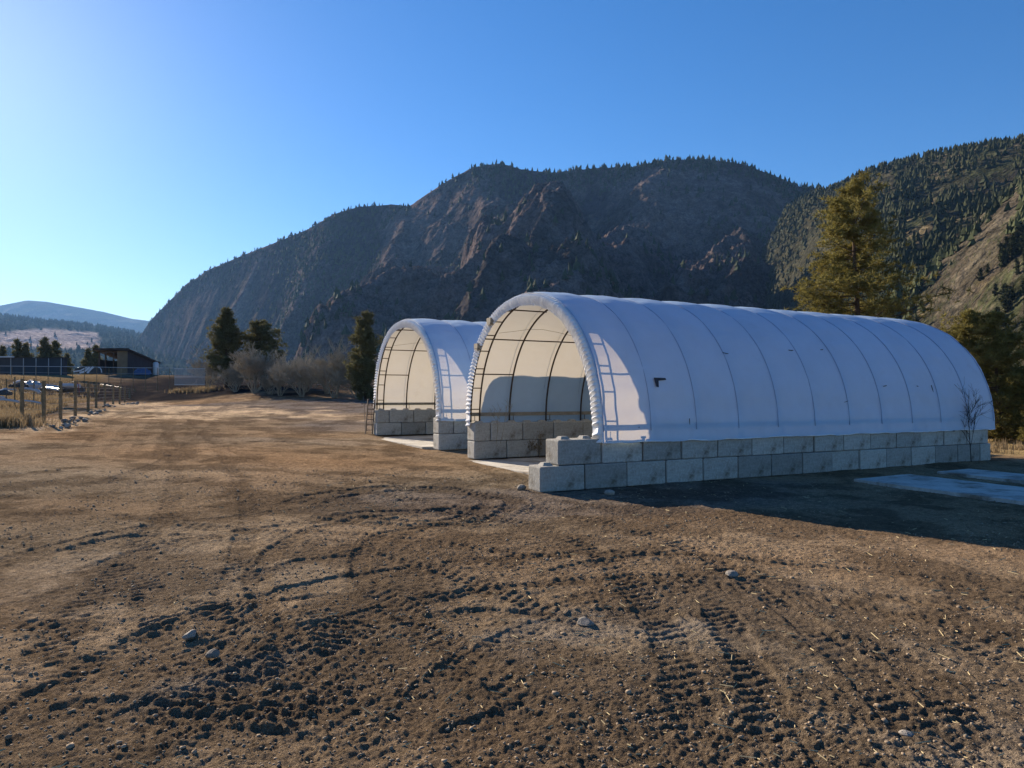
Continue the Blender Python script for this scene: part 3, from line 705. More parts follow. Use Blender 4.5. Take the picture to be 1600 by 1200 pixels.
def det1(root, W, prof):
    o = patch_poly(W, prof, 4.25, .33, [(-.05, .05), (-.03, -.20), (.06, -.22), (.10, .0), (.42, .03), (.40, .09), (-.05, .10)], 'torn_flap', M['black'], root); o['label'] = 'dark torn flap in the cover'
    for (s, q, L, h) in ((7.6, .55, .30, .03), (10.9, .60, .30, .035), (12.6, .62, .20, .03), (15.3, .31, .30, .03), (12.9, .19, .3, .015), (18.2, .30, .06, .2), (17.3, .31, .12, .03), (5.4, .08, .03, .14), (3.4, .05, .04, .02)):
        L *= .8; h *= .8 if L > .08 else 1; a_ = random.uniform(-.4, .4); pts = [(-L / 2, -h / 2 - L * a_ * .3), (L * .1, -h), (L / 2, L * a_ * .3 - h * .2), (L / 2, h * .5 + L * a_ * .3), (0, h * .4), (-L / 2, h / 2 - L * a_ * .3)]
        patch_poly(W, prof, s, q, pts, 'tape_patch', M['black'], root)
    for q in (2.08, 2.42):    # two small lamps on the rim
        t, z = prof(q, .2); p = W(np.array([1.95]), t, z)[0]; mb = MB(); mb.box(p, (.16, .34, .20), ANG); mb.box(p + np.array([.0, .0, -.14]), (.16, .28, .05), ANG)
        o = mb.build('rim_lamp', M['board'], root)
def det2(root, W, prof): pass
shelter('larger nearer white tunnel shelter with dark repair patches on its long near flank', 4.93, 4.99, 1.47, 1.60, 4.86, 2.08, 11, 31, det1)
shelter('farther white tunnel shelter half hidden behind the nearer one, ladder at its left foot', 18.35, 5.33, 1.72, 1.90, 4.93, 2.08, 11, 57, det2)
# things seen on the wall tops: clip brackets hanging over the blocks
for s in (3.6, 7.65, 19.5):
    mb = MB(); p = tp(s, -.03, 1.38); mb.box(p, (.10, .03, .22), ANG); mb.box((p[0], p[1], p[2] + .1), (.2, .034, .05), ANG)
    tag(mb.build('anchor_bracket', M['black']), {3.6: 'dark anchor bracket on the block wall nearest the open end', 7.65: 'dark anchor bracket on the wall below the middle of the near flank', 19.5: 'dark anchor bracket high on the wall near the bare sapling'}[s], 'bracket')

# floors
def slab(name, P, z, th, label, m, group=None):
    mb = MB(); n = len(P)
    mb.quad(*[(x, y, z) for x, y in P]); mb.quad(*[(x, y, z - th) for x, y in reversed(P)])
    for i in range(n):
        a, b = P[i], P[(i + 1) % n]; mb.quad((a[0], a[1], z), (a[0], a[1], z - th), (b[0], b[1], z - th), (b[0], b[1], z))
    o = mb.build(name, m); tag(o, label, 'slab', group); return o
q = lambda s, t: tp(s, t)[:2]
slab('floor_slab', [q(1.7, .80), q(22.3, .80), q(22.3, 9.15), q(1.7, 9.15)], .07, .25, 'pale concrete floor inside the nearer shelter', M['slab'])
slab('floor_slab', [q(1.5, 13.85), q(22.3, 13.85), q(22.3, 22.9), q(1.5, 22.9)], .33, .25, 'pale sunlit concrete floor inside the farther shelter', M['slab'])
zs = .0
P1, P2, P3, P4 = [tuple(g(x, y, zs)) for x, y in ((1333, 749.6), (1417.5, 741.7), (1600, 762.7), (1600, 788.5))]
e = np.array(P3) - np.array(P2); e /= np.linalg.norm(e); P3 = tuple(np.array(P2) + e * 13); P4 = tuple(np.array(P1) + e * 13)
slab('concrete_strip', [P1, P4, P3, P2], .03, .2, 'bluish concrete strip in the shade, nearer one of two running out of frame', M['slab'], 'concrete strips beside the nearer shelter')
Q1, Q2 = [np.array(g(x, y, zs)) for x, y in ((1463, 737.8), (1513, 733.3))]
slab('concrete_strip', [tuple(Q1), tuple(Q1 + e * 13), tuple(Q2 + e * 13 + 0), tuple(Q2)], .03, .2, 'narrower concrete strip behind the other, toward the trees at right', M['slab'], 'concrete strips beside the nearer shelter')

# ------------------------------------------------------------------ ladder
def ladder():
    x0, y0 = tp(1.75, 23.75)[:2]; z0 = hz(x0, y0)
    o = empty('ladder', (x0, y0, z0), ANG); tag(o, 'weathered ladder leaning on the block wall at the left foot of the farther shelter', 'ladder')
    for sx in (-.2, .2):
        mb = MB(); mb.box((0, 0, 0), (.06, .09, 2.15)); b = mb.build('ladder_rail', M['alu'], o); b.location = (sx, -.3, 1.03); b.rotation_euler = (R(14), 0, 0)
        mb = MB(); mb.box((0, 0, 0), (.03, .05, 1.9)); b = mb.build('rear_leg', M['alu'], o); b.location = (sx, .12, .9); b.rotation_euler = (R(-9), 0, 0)
    for k in range(6):
        mb = MB(); mb.box((0, 0, 0), (.37, .10, .05)); b = mb.build('rung', M['alu'], o); zz = .25 + k * .31; b.location = (0, -.3 - (zz - 1.03) * -.25 * -1, zz); b.location.y = -.3 - (zz - 1.03) * math.tan(R(14))
ladder()

# ------------------------------------------------------------------ rocks
def rock_mesh(seed, sub=2):
    bm = bmesh.new(); bmesh.ops.create_icosphere(bm, subdivisions=sub, radius=.5); r_ = random.Random(seed)
    ax = [Vector((r_.uniform(-1, 1), r_.uniform(-1, 1), r_.uniform(-1, 1))).normalized() for _ in range(7)]; lim = [r_.uniform(.28, .45) for _ in ax]
    for v in bm.verts:
        for a, l in zip(ax, lim):
            d = v.co.dot(a)
            if d > l: v.co -= a * (d - l)
        v.co += Vector((r_.uniform(-1, 1), r_.uniform(-1, 1), r_.uniform(-1, 1))) * .015; v.co.z *= .72
    me = bpy.data.meshes.new('rock'); bm.to_mesh(me); bm.free(); me.materials.append(M['stone']); return me
RM = [rock_mesh(s) for s in range(6)]
def rock(x, y, sz, label, group=None, k=None):
    o = bpy.data.objects.new('rock', RM[k if k is not None else random.randrange(6)]); link(o)
    o.location = (x, y, hz(x, y) + sz * .2); o.scale = (sz, sz * random.uniform(.7, 1), sz * random.uniform(.7, 1)); o.rotation_euler = (0, 0, random.uniform(0, 6)); tag(o, label, 'rock', group)
x, y = g(815, 765); rock(x, y, .30, 'pale rock lying against the lowest corner block of the nearer shelter')
x, y = g(952, 770); rock(x, y, .34, 'flat stone in the shade in front of the long block wall')
x, y = g(300, 1003); rock(x, y, .20, 'pale stone above the deep tyre marks at lower left', k=1)
x, y = g(335, 1030); rock(x, y, .15, 'dark clod beside the deep tyre marks at lower left', k=2)
x, y = g(1410, 1140); rock(x, y, .15, 'small pale stone in the dirt at lower right', k=3)
x, y = g(1142, 893); rock(x, y, .24, 'lone dark clod right of the middle of the yard', k=4)
x, y = g(915, 973); rock(x, y, .22, 'dark clod on the dirt below the shelters', k=5)
for i in range(46):
    f_ = random.random(); px = 60 + 150 * f_ ** .8; d = 37 + 52 * f_ ** 1.3
    yb = (px - 800) / F * d; rock(yb + random.uniform(.2, 1.3), d + random.uniform(-.6, .6), random.uniform(.18, .5), 'grey stone in the row along the foot of the post fence', 'stones along the foot of the post fence')

# pebbles and clods strewn over the yard (uncountable)
def pebbles(n, seed):
    r_ = np.random.default_rng(seed); d = 4.2 * (26 / 4.2) ** (r_.random(n) ** 1.0); az = r_.uniform(-.70, .70, n); X = np.sin(az) * d * 1.0; Y = np.cos(az) * d
    keep = (fbm(X, Y, 1.6, 3, 900) + .25 * sstep(9, 6, Y) + .1 * r_.random(n)) > .53
    X, Y = X[keep], Y[keep]; n = len(X); d = np.hypot(X, Y)
    dz, _, ins = ground_detail(X, Y); Z = H(X, Y) + dz
    sz = .004 + .016 * r_.random(n) ** 4.0 + (r_.random(n) < .012) * .03 * r_.random(n) + .0007 * d
    bm = bmesh.new(); bmesh.ops.create_icosphere(bm, subdivisions=1, radius=1); T = np.array([v.co[:] for v in bm.verts]); fc = np.array([[v.index for v in f.verts] for f in bm.faces]); bm.free()
    T = T[[*range(12)]]; bm = bmesh.new(); bmesh.ops.create_icosphere(bm, subdivisions=1, radius=1); T = np.array([v.co[:] for v in bm.verts]); bm.free()
    P = T[None] * (1 + r_.normal(0, .16, (n, len(T), 1))) * r_.uniform(.6, 1.15, (n, 1, 3)) * np.array([1, 1, .62])
    ro = r_.uniform(0, 6.28, n); c, s = np.cos(ro)[:, None], np.sin(ro)[:, None]
    P = np.stack([P[..., 0] * c - P[..., 1] * s, P[..., 0] * s + P[..., 1] * c, P[..., 2]], -1) * sz[:, None, None] + np.stack([X, Y, Z + sz * .25], -1)[:, None]
    Fa = (fc[None] + (np.arange(n) * len(T))[:, None, None]).reshape(-1, 3)
    tag(mesh_obj('pebbles', np_mesh('pebbles', P.reshape(-1, 3), Fa, True), M['pebble']), 'small stones strewn over the bare dirt', 'gravel', kind='stuff')
pebbles(16000, 3)
def straws(n, seed):
    r_ = np.random.default_rng(seed); d = 4.2 * (24 / 4.2) ** r_.random(n); az = r_.uniform(-.70, .70, n); X = np.sin(az) * d; Y = np.cos(az) * d
    keep = fbm(X, Y, 2.2, 3, 950) + .22 * (X > 1) > .52; X, Y = X[keep], Y[keep]; n = len(X); d = np.hypot(X, Y)
    dz, _, _ = ground_detail(X, Y); Z = H(X, Y) + dz + .008
    L = .02 + .07 * r_.random(n) ** 3; a = r_.uniform(0, 6.28, n); w_ = .0028 + .00025 * d; ti = r_.normal(0, .18, n)
    dx, dy = np.cos(a), np.sin(a); q0 = np.stack([X, Y, Z], -1); v = np.stack([dx * L, dy * L, ti * L], -1); s = np.stack([-dy * w_, dx * w_, w_ * 0], -1); up = np.stack([w_ * 0, w_ * 0, w_ * 1.4], -1)
    P = np.stack([q0 - v - s, q0 - v + s, q0 - v + up, q0 + v - s, q0 + v + s, q0 + v + up], 1)
    fc = np.array([[0, 3, 5, 2], [1, 2, 5, 4], [0, 1, 4, 3]]); Fa = (fc[None] + (np.arange(n) * 6)[:, None, None]).reshape(-1, 4)
    tag(mesh_obj('straw_bits', np_mesh('straw_bits', P.reshape(-1, 3), Fa, False), M['straw']), 'bits of dry straw and root scattered over the dirt', 'straw', kind='stuff')
straws(1500, 4)

# ------------------------------------------------------------------ grass
def blades(X, Y, h, name, label, m, seed, wd=.012, lean=.35):
    r_ = np.random.default_rng(seed); n = len(X); Z = H(X, Y) - .02; a = r_.uniform(0, 6.28, n); l = np.abs(r_.normal(0, lean, n)); hh = h * r_.uniform(.5, 1.2, n)
    dx, dy = np.cos(a), np.sin(a); b = r_.uniform(0, 6.28, n); sx, sy = np.cos(b) * wd, np.sin(b) * wd
    p0 = np.stack([X, Y, Z], -1); mid = p0 + np.stack([dx * l * hh * .3, dy * l * hh * .3, hh * .6], -1); tip = p0 + np.stack([dx * l * hh, dy * l * hh, hh], -1); s = np.stack([sx, sy, sx * 0], -1)
    P = np.stack([p0 - s, p0 + s, mid + s * .7, mid - s * .7, tip], 1)
    o4 = (np.arange(n) * 5)[:, None]; T = np.concatenate([o4 + np.array([[0, 1, 2]]), o4 + np.array([[0, 2, 3]]), o4 + np.array([[3, 2, 4]])])
    return tag(mesh_obj(name, np_mesh(name, P.reshape(-1, 3), T, False), m), label, 'grass', kind='stuff')
def clumpy(n, cx, cy, rx, ry, seed, sc=1.5, th=.5):
    r_ = np.random.default_rng(seed); X = cx + r_.uniform(-rx, rx, n); Y = cy + r_.uniform(-ry, ry, n); k = fbm(X, Y, sc, 3, seed) > th; return X[k], Y[k]
def field_left():
    r_ = np.random.default_rng(77); n = 52000; f_ = r_.random(n); d = 37 + 85 * f_ ** 1.6
    edge = (px_interp([(35, 40), (118, 57), (177, 83), (212, 100)], np.zeros(1))[0])
    ex = -26.5 - (d - 40) * .52; X = ex - 1.0 - r_.random(n) ** 1.2 * (14 + (d - 37) * .55); k = fbm(X, d, 3.2, 4, 78) > .50; X, Y = X[k], d[k]
    return X, Y
X, Y = field_left(); blades(X, Y, .55, 'field_grass', 'tall dry golden grass in the field behind the post fence', M['grass'], 5, .028)
r_ = np.random.default_rng(81); n = 5200; X = -29.0 + r_.normal(0, 1.6, n); Y = 38.2 + r_.normal(0, .7, n)
blades(X, Y, .62, 'grass_clump', 'bushy yellow grass clump at the foot of the nearest fence post', M['grass'], 6, .016, .5)
X, Y = clumpy(9000, 30, 42, 8, 7, 90, 2.0, .48); k = X > 21 + (Y - 31) * .0; blades(X[k], Y[k], .5, 'grass_patch', 'sunlit dry grass beyond the far end of the nearer shelter', M['grass'], 8, .02)
n = 1300; f_ = r_.random(n); X = -52.5 + 7 * f_ + r_.normal(0, .6, n); Y = 111 - 3 * f_ + r_.normal(0, .6, n)
blades(X, Y, .7, 'grass_patch', 'dry grass bank under the two dark pines at left', M['grass'], 9, .04)

# dry weeds beside the opening
def weed(x, y, hgt, n, spread, seed, label, m=M['weed'], cat='weed'):
    r_ = random.Random(seed); o = empty('dry_weed', (x, y, hz(x, y))); tag(o, label, cat)
    st, tw = MB(), MB()
    for i in range(n):
        a = r_.uniform(0, 6.28); h_ = hgt * r_.uniform(.45, 1); sp = spread * r_.uniform(.2, 1); pts = [(0, 0, 0)]
        for k in range(1, 6): f_ = k / 5; pts.append((math.cos(a) * sp * f_ ** 1.4 + r_.uniform(-.02, .02), math.sin(a) * sp * f_ ** 1.4 + r_.uniform(-.02, .02), h_ * f_))
        st.tube(pts, [.008 * (1 - k / 7) for k in range(6)], 4, False)
        for k in range(14):
            f_ = r_.uniform(.3, 1); i_ = min(4, int(f_ * 5)); p = Vector(pts[i_]).lerp(Vector(pts[i_ + 1]), f_ * 5 - i_ if i_ < 5 else 1); b = r_.uniform(0, 6.28); l_ = r_.uniform(.05, .16)
            e_ = p + Vector((math.cos(b) * l_, math.sin(b) * l_, l_ * .8)); tw.tube([p, e_], [.004, .002], 3, False); tw.box(e_, (.02, .02, .03))
    st.build('stalks', m, o); tw.build('seed_heads', m, o); return o
x, y = g(826, 716, .02); weed(x, y, .75, 34, .42, 1, 'brown dry weed clump behind the end blocks at the opening of the nearer shelter')
x, y = g(843, 718, .02); weed(x, y, 1.15, 7, .12, 2, 'tall thin dry stalk beside the two studded end blocks')

# ------------------------------------------------------------------ woody plants
def pine(height, prof, seed, nclump, ntri=16, nl=.30, wd=.03, m=None, whorls=22, lean=0, bare=.12, trunk_r=.018):
    """returns (trunk mesh, crown mesh). prof: list (fraction of height, radius)"""
    r_ = random.Random(seed); rn = np.random.default_rng(seed); mb = MB(); pf = np.array(prof)
    axis = lambda z: Vector((lean * z / height + .12 * math.sin(z * .5 + seed), .12 * math.cos(z * .4 + seed), z))
    zs_ = np.linspace(0, height * .97, 14); mb.tube([axis(z) for z in zs_], [height * trunk_r * (1 - .93 * z / height) + .01 for z in zs_], 8)
    C = []; rad = []
    z0, z1 = pf[0, 0] * height, pf[-1, 0] * height
    nb_ = whorls * 5
    for i in range(nb_):
        z = z0 + (z1 - z0) * (i + r_.random()) / nb_; Rr = np.interp(z / height, pf[:, 0], pf[:, 1]) * r_.uniform(.55, 1.12)
        a = r_.uniform(0, 6.28); Rr *= 1 + .32 * math.sin(a * 2 + z * 1.1 + seed) * math.sin(z * .9 + seed) ; p0 = axis(z); up = r_.uniform(-.1, .35) + .4 * (z / height) ** 2
        e = p0 + Vector((math.cos(a) * Rr, math.sin(a) * Rr, Rr * up)); mid = p0.lerp(e, .5) + Vector((0, 0, -.06 * Rr))
        mb.tube([p0, mid, e], [max(.012, Rr * .018), max(.009, Rr * .011), .006], 4, False)
        nc = max(2, int(nclump / nb_ * (.4 + Rr / max(pf[:, 1]) * 1.2)))
        for k in range(nc):
            f_ = r_.uniform(.3, 1.05) ** .7; c = p0.lerp(e, f_) + Vector((r_.gauss(0, 1), r_.gauss(0, 1), r_.gauss(0, .6))) * (.15 * Rr + .10)
            C.append(c[:])
    C = np.array(C); n = len(C)
    D = rn.normal(0, 1, (n, ntri, 3)); D[..., 2] = D[..., 2] * .7 + .35; D /= np.linalg.norm(D, axis=2, keepdims=True)
    Ln = nl * rn.uniform(.6, 1.2, (n, ntri, 1)) * rn.uniform(.7, 1.3, (n, 1, 1)); side = np.cross(D, rn.normal(0, 1, (n, ntri, 3))); side /= np.linalg.norm(side, axis=2, keepdims=True) + 1e-6
    c = C[:, None]; P = np.stack([c + D * Ln * .1 - side * wd, c + D * Ln * .1 + side * wd, c + D * Ln], 2)
    Tm = np.arange(n * ntri * 3).reshape(-1, 3)
    return mb.mesh('trunk', True), np_mesh('crown', P.reshape(-1, 3), Tm, False)
def place_pine(meshes, x, y, label, group=None, sc=1.0, rz=0.0, m=M['needles'], name='pine_tree', z=None, cat='tree'):
    o = empty(name, (x, y, (hz(x, y) if z is None else z) - .05), rz); o.scale = (sc,) * 3; tag(o, label, cat, group)
    mesh_obj('trunk', meshes[0], M['bark'], o); mesh_obj('crown', meshes[1], m, o); return o
# big sunlit pine behind the nearer shelter
big = pine(18.0, [(.28, 2.6), (.42, 4.0), (.5, 4.1), (.58, 3.7), (.66, 2.9), (.72, 3.0), (.8, 2.6), (.87, 2.3), (.94, 1.5), (1.0, .7)], 23, 2600, 20, .40, .030, whorls=22, lean=-.3)
place_pine(big, 25.4, 52, 'tall sunlit olive pine rising behind the nearer shelter')
mid = pine(9.0, [(.02, 2.2), (.15, 2.6), (.3, 2.5), (.5, 2.1), (.7, 1.6), (.88, .9), (1, .3)], 33, 2400, 16, .34, .028)
place_pine(mid, 31.4, 46, 'pine partly hidden by the far end of the nearer shelter', sc=.92)
place_pine(mid, 36.5, 49, 'bushy pine at the right edge of the yard, beyond the far corner', sc=.85, rz=2.2)
place_pine(mid, 31.0, 41.5, 'low young pine next to the wall end at the right edge', sc=.42, rz=1.0)
place_pine(mid, 44.0, 70, 'pine farther back behind the right-hand trees', sc=1.05, rz=4.0)
place_pine(mid, 35.2, 44, 'low bushy young pine in the corner beyond the wall end', sc=.5, rz=5.0)
place_pine(mid, 33.4, 52, 'fuller pine just behind the one at the shelter end', sc=1.0, rz=3.0)
# dark pines left of the middle
dk1 = pine(12.0, [(.16, 1.6), (.3, 2.3), (.45, 2.2), (.6, 2.1), (.75, 1.6), (.9, 1.0), (1, .3)], 44, 1900, 14, .5, .055)
dk2 = pine(10.0, [(.1, 1.8), (.35, 2.9), (.55, 3.0), (.75, 2.4), (.9, 1.4), (1, .5)], 45, 1900, 14, .5, .055)
place_pine(dk1, -44.3, 110, 'tallest dark pine left of the bare bushes', m=M['needles_dk'])
place_pine(dk2, -39.0, 110, 'rounder dark pine right of the tallest, behind the pale bush', m=M['needles_dk'], sc=.98)
dk3 = pine(10.0, [(.02, 1.7), (.2, 2.0), (.45, 2.05), (.65, 1.9), (.85, 1.3), (1, .3)], 46, 2400, 14, .42, .045, trunk_r=.014)
place_pine(dk3, -16.6, 80, 'dense columnar evergreen left of the farther shelter', m=M['needles_dk'], sc=.98, name='evergreen_tree').scale = (.74, .74, .98)
# conifers behind the long barn
con = [pine(9, [(.03, 1.9), (.3, 1.7), (.6, 1.1), (.85, .5), (1, .1)], 60 + k, 420, 10, .7, .12, whorls=14) for k in range(2)]
lbl = ['leftmost small conifer behind the barn, cut by the frame', 'pointed conifer behind the barn, left of a shorter one', 'short conifer behind the barn, right of the pointed one', 'tallest conifer above the barn roof', 'conifer close right of the tallest one above the barn', 'rightmost conifer rising over the barn roof', 'conifer in the gap between barn and slant-roofed shed', 'broad conifer touching the left wall of the slant-roofed shed', 'pale bushy conifer just left of the slant-roofed shed']
for i, (px, ty) in enumerate(((2, 541), (27, 531), (40, 537), (69, 528), (76, 540), (85, 533), (104, 553), (150, 540), (138, 545))):
    d = 190.; X_ = (px - 800) / F * d; z = hz(X_, d); hgt = CH + (YH - ty) * d / F - z; place_pine(con[i % 2], X_, d, lbl[i], 'small conifers behind the barn', sc=hgt / 9, rz=i * 1.3, m=M['needles_dk'], name='conifer')
# single pines on the lower sunlit slope
sl = [pine(9, [(.03, 1.6), (.3, 1.6), (.6, 1.1), (.85, .55), (1, .1)], 90 + k, 70, 8, 1.5, .34, whorls=6) for k in range(3)]
slp = pB[(np.hypot(pB[:, 0], pB[:, 1]) <= 520) & (pB[:, 0] / pB[:, 1] < .80)]; slp = slp[np.argsort(np.hypot(slp[:, 0], slp[:, 1]))]
nearS, restS = slp[:280], slp[280:]
for i, p in enumerate(nearS):
    k = i % 3; o = empty('slope_pine', tuple(p), i * 1.7); s_ = random.uniform(.5, .95); o.scale = (s_ * 1.05, s_ * 1.05, s_); tag(o, 'green pine standing alone on the tan mountain slope at right', 'tree', 'pines on the lower tan slope')
    mesh_obj('trunk', sl[k][0], M['bark'], o); mesh_obj('crown', sl[k][1], M['slope_pine'], o)
if len(restS): cone_trees(restS, rng.uniform(5, 9.5, len(restS)), 'forest', 'scattered pines on the middle of the tan slope', M['slope_pine'])

def bare(seed, hgt, n0, spread, r0=.05, depth=4, thin=.006, kids=4):
    r_ = random.Random(seed); st, tw = MB(), MB()
    def grow(p, d, L, r, lv):
        pts = [p]; dd = d.copy(); k = 4
        for i in range(k):
            dd = (dd + Vector((r_.gauss(0, .12), r_.gauss(0, .12), r_.gauss(.04, .08)))).normalized(); pts.append(pts[-1] + dd * L / k)
        e_ = max(thin * .6, r * .45); (st if lv >= depth - 1 else tw).tube(pts, [r + (e_ - r) * i / k for i in range(k + 1)], 5 if lv >= depth - 1 else 3, False)
        if lv <= 0: return
        for i in range(kids if lv > 1 else kids + 1):
            f_ = r_.uniform(.35, 1); j = min(k - 1, int(f_ * k)); q_ = pts[j].lerp(pts[j + 1], f_ * k - j)
            nd = (dd + Vector((r_.gauss(0, .45), r_.gauss(0, .45), r_.gauss(.05, .3)))).normalized(); grow(q_, nd, L * r_.uniform(.5, .75), max(thin, r * .5), lv - 1)
    for i in range(n0):
        a = 6.28 * i / n0 + r_.uniform(-.3, .3); s_ = spread * r_.uniform(.2, 1); grow(Vector((math.cos(a) * .25 * spread, math.sin(a) * .25 * spread, 0)), Vector((math.cos(a) * s_, math.sin(a) * s_, 1)).normalized(), hgt * r_.uniform(.4, .55), r0, depth)
    return st.mesh('stems', True), tw.mesh('twigs')
def place_bare(ms, x, y, label, sc=1, rz=0, m=M['twig'], name='bare_bush', group=None, z=None, cat='bush'):
    o = empty(name, (x, y, (hz(x, y) if z is None else z) - .05), rz); o.scale = (sc,) * 3; tag(o, label, cat, group)
    mesh_obj('stems', ms[0], m, o); mesh_obj('twigs', ms[1], m, o); return o
bb = [bare(5, 5.5, 12, .85, .06, 4, .018, 4), bare(6, 5.5, 11, .8, .06, 4, .018, 4)]
place_bare(bb[0], -34.8, 96, 'large pale grey-brown bare bush in front of the round dark pine', 1.12)
place_bare(bb[1], -50.9, 119, 'reddish bare bush behind the white fence end, left of the tallest pine', 1.02, 1)
place_bare(bb[0], -40.5, 104, 'dark bare bush between the two dark pines', .75, 2.5, M['twig_dk'])
place_bare(bb[1], -29.4, 90, 'low greyish bare bush right of the large pale one', .85, 2)
place_bare(bb[0], -26.0, 88, 'middle bare bush in the thicket before the mountain foot', .92, 4)
place_bare(bb[1], -21.2, 85, 'broad reddish bare bush left of the columnar evergreen', 1.1, 5)
place_bare(bb[0], -18.3, 84, 'small bare bush touching the columnar evergreen', .8, 3)
place_bare(bb[0], -24.0, 92, 'grey bare bush behind the middle of the thicket', .85, 1.1)
place_bare(bb[1], -27.6, 95, 'dim bare bush at the back of the thicket, nearer the pale bush', .95, 2.7)
place_bare(bb[1], -20.0, 92, 'tall thin bare bush behind the columnar evergreen', 1.0, .3)
place_bare(bb[0], -47.4, 119, 'reddish bare bush between the slatted fence end and the tallest pine', .95, 5.2)
place_bare(bb[1], -31.8, 93, 'shadowy bare bush at the right foot of the large pale one', .5, 3.6, M['twig_dk'])
sap = bare(9, 5.0, 1, .05, .026, 3, .0065, 6)
x, y = g(1506, 721, -.03); place_bare(sap, x, y - .45, 'thin leafless sapling standing in front of the block wall near its far end', .85, 2.4, M['twig_dk'], 'bare_sapling', cat='sapling')
sap2 = bare(12, 1.7, 2, .3, .012, 3, .004, 3)
x, y, _ = tp(2.9, 8.6); place_bare(sap2, x, y, 'slender bare weed tree inside the nearer shelter, by its far wall', 1.15, .4, M['twig'], 'bare_sapling', z=.8, cat='sapling')

# ------------------------------------------------------------------ post fence
def post_fence():
    spec = [(35, 592, 656, 66), (69, 595, 661, 66), (95, 595.5, 656.5, 61), (118, 595, 648, 54), (138, 596, 644, 48), (150.5, 598, 641, 43.5), (164, 600, 637, 39), (177, 601, 635, 36), (187, 602, 634, 33), (195, 604, 631, 29), (203, 606, 630, 26), (211, 607, 628, 24)]
    root = empty('post_fence', (-26.6, 40, hz(-26.6, 40))); tag(root, 'wire fence on round wooden posts running back along the left field', 'fence')
    rp = Vector(root.location); tops = []
    for i, (px, ty, by, h) in enumerate(spec):
        d = 2.45 * F / h; X_ = (px - 800) / F * d; z0 = min(CH - (by - YH) * d / F, hz(X_, d)); z1 = CH - (ty - YH) * d / F
        mb = MB(); lean = random.uniform(-.02, .02); mb.tube([(X_ - rp.x, d - rp.y, z0 - .3 - rp.z), (X_ + lean - rp.x, d - rp.y, z1 - rp.z)], [.11, .095], 8); mb.build('post', M['post'], root)
        tops.append((X_, d, z0, z1))
    for k in range(8):
        f_ = .06 + k * .125; mb = MB(); pts = []
        for i, (X_, d, z0, z1) in enumerate(tops):
            pts.append(Vector((X_, d, z0 + (z1 - z0) * f_)) - rp)
        mb.tube(pts, .006, 4, False); mb.build('wire', M['wire'], root)
    # thin poles of the inner line
post_fence()
def inner_fence():
    root = empty('stake_line', (-40, 55, hz(-40, 55))); rp = Vector(root.location); tag(root, 'row of thin grey stakes with wire inside the field behind the post fence', 'fence')
    pts = []
    for (px, ty, h) in ((10, 592, 40), (23, 589, 41), (30, 596, 32), (53, 591, 38), (65, 597, 36), (108, 596, 26), (121, 593, 24), (148, 600, 22), (155, 598, 20), (190, 604, 22), (200, 606, 22)):
        d = 2.1 * F / h; X_ = (px - 800) / F * d; z1 = CH - (ty - YH) * d / F; mb = MB(); mb.tube([Vector((X_, d, z1 - 2.3)) - rp, Vector((X_, d, z1)) - rp], .05, 6); mb.build('stake', M['post'], root); pts.append(Vector((X_, d, z1 - .15)) - rp)
    mb = MB(); mb.tube(pts, .008, 4, False); mb.build('wire', M['wire'], root)
inner_fence()

# ------------------------------------------------------------------ things lying in the field
def at(px, py, d): return Vector(((px - 800) / F * d, d, CH - (py - YH) * d / F))
def pipe(a, b, d, r, label, m=M['whitepipe'], d2=None):
    p0, p1 = at(*a, d), at(*b, d2 or d); mb = MB(); mid = (p0 + p1) / 2 + Vector((0, 0, .03)); mb.tube([p0, mid, p1], r, 7)
    tag(mb.build('pipe', m), label, 'pipe', 'white pipes lying in the field')
pipe((97, 602), (125, 603.5), 62, .17, 'thick white pipe across the dark heap right of the third post')
pipe((71, 602.5), (93, 605), 60, .11, 'white pipe between the second and third fence posts, upper one')
pipe((70, 606), (92, 609), 58, .11, 'white pipe between the second and third fence posts, lower one', d2=56)
pipe((22, 599), (34, 595), 60, .12, 'short tilted white pipe behind the first fence post')
pipe((2, 611), (11, 608.5), 56, .13, 'tilted white pipe end at the left edge of the field')
pipe((11, 609), (25, 609.5), 58, .07, 'thin white pipe left of the first fence post')
pipe((38, 607), (56, 610), 56, .10, 'white pipe just right of the first fence post')
pipe((55, 609), (63, 614), 54, .14, 'bent white pipe end pointing down near the second post')
pipe((0, 624), (30, 628), 50, .09, 'long white pipe on the grass left of the first post')
pipe((38, 626), (64, 630), 50, .07, 'white pipe on the grass between the first two posts')
pipe((0, 620), (8, 622), 51, .07, 'short white pipe at the very left edge on the grass')
def heap(px, py, d, L, Wd, Hh, seed, label, m=M['scrap']):
    c = at(px, py, d); r_ = random.Random(seed); bm = bmesh.new(); bmesh.ops.create_icosphere(bm, subdivisions=3, radius=1)
    for v in bm.verts:
        n = 1 + r_.uniform(-.16, .16); v.co = Vector((v.co.x * L / 2 * n, v.co.y * Wd / 2 * n, max(v.co.z, -.2) * Hh * n))
    me = bpy.data.meshes.new('scrap_heap'); bm.to_mesh(me); bm.free(); o = mesh_obj('scrap_heap', me, m); o.location = c; tag(o, label, 'heap'); return o
heap(110, 611, 63, 2.3, 1.2, .62, 1, 'dark covered heap under the thick white pipe')
heap(81, 608, 62, 1.8, 1.2, .35, 2, 'dark scrap under the white pipes between the posts')
heap(50, 604, 64, 1.7, 1.2, .55, 3, 'blue-grey heap of netting behind the first two posts', M['grey'])
heap(30, 604, 62, 1.5, 1.1, .35, 4, 'low dark scrap behind the first post')
heap(8, 616, 56, 1.1, .8, .35, 5, 'dark rubbish mound at the left edge')
mb = MB(); c = at(121, 612, 58)
for dx in (-.18, .16): mb.tube([c + Vector((dx, 0, -.1)), c + Vector((dx * .2, 0, .75))], .025, 5)
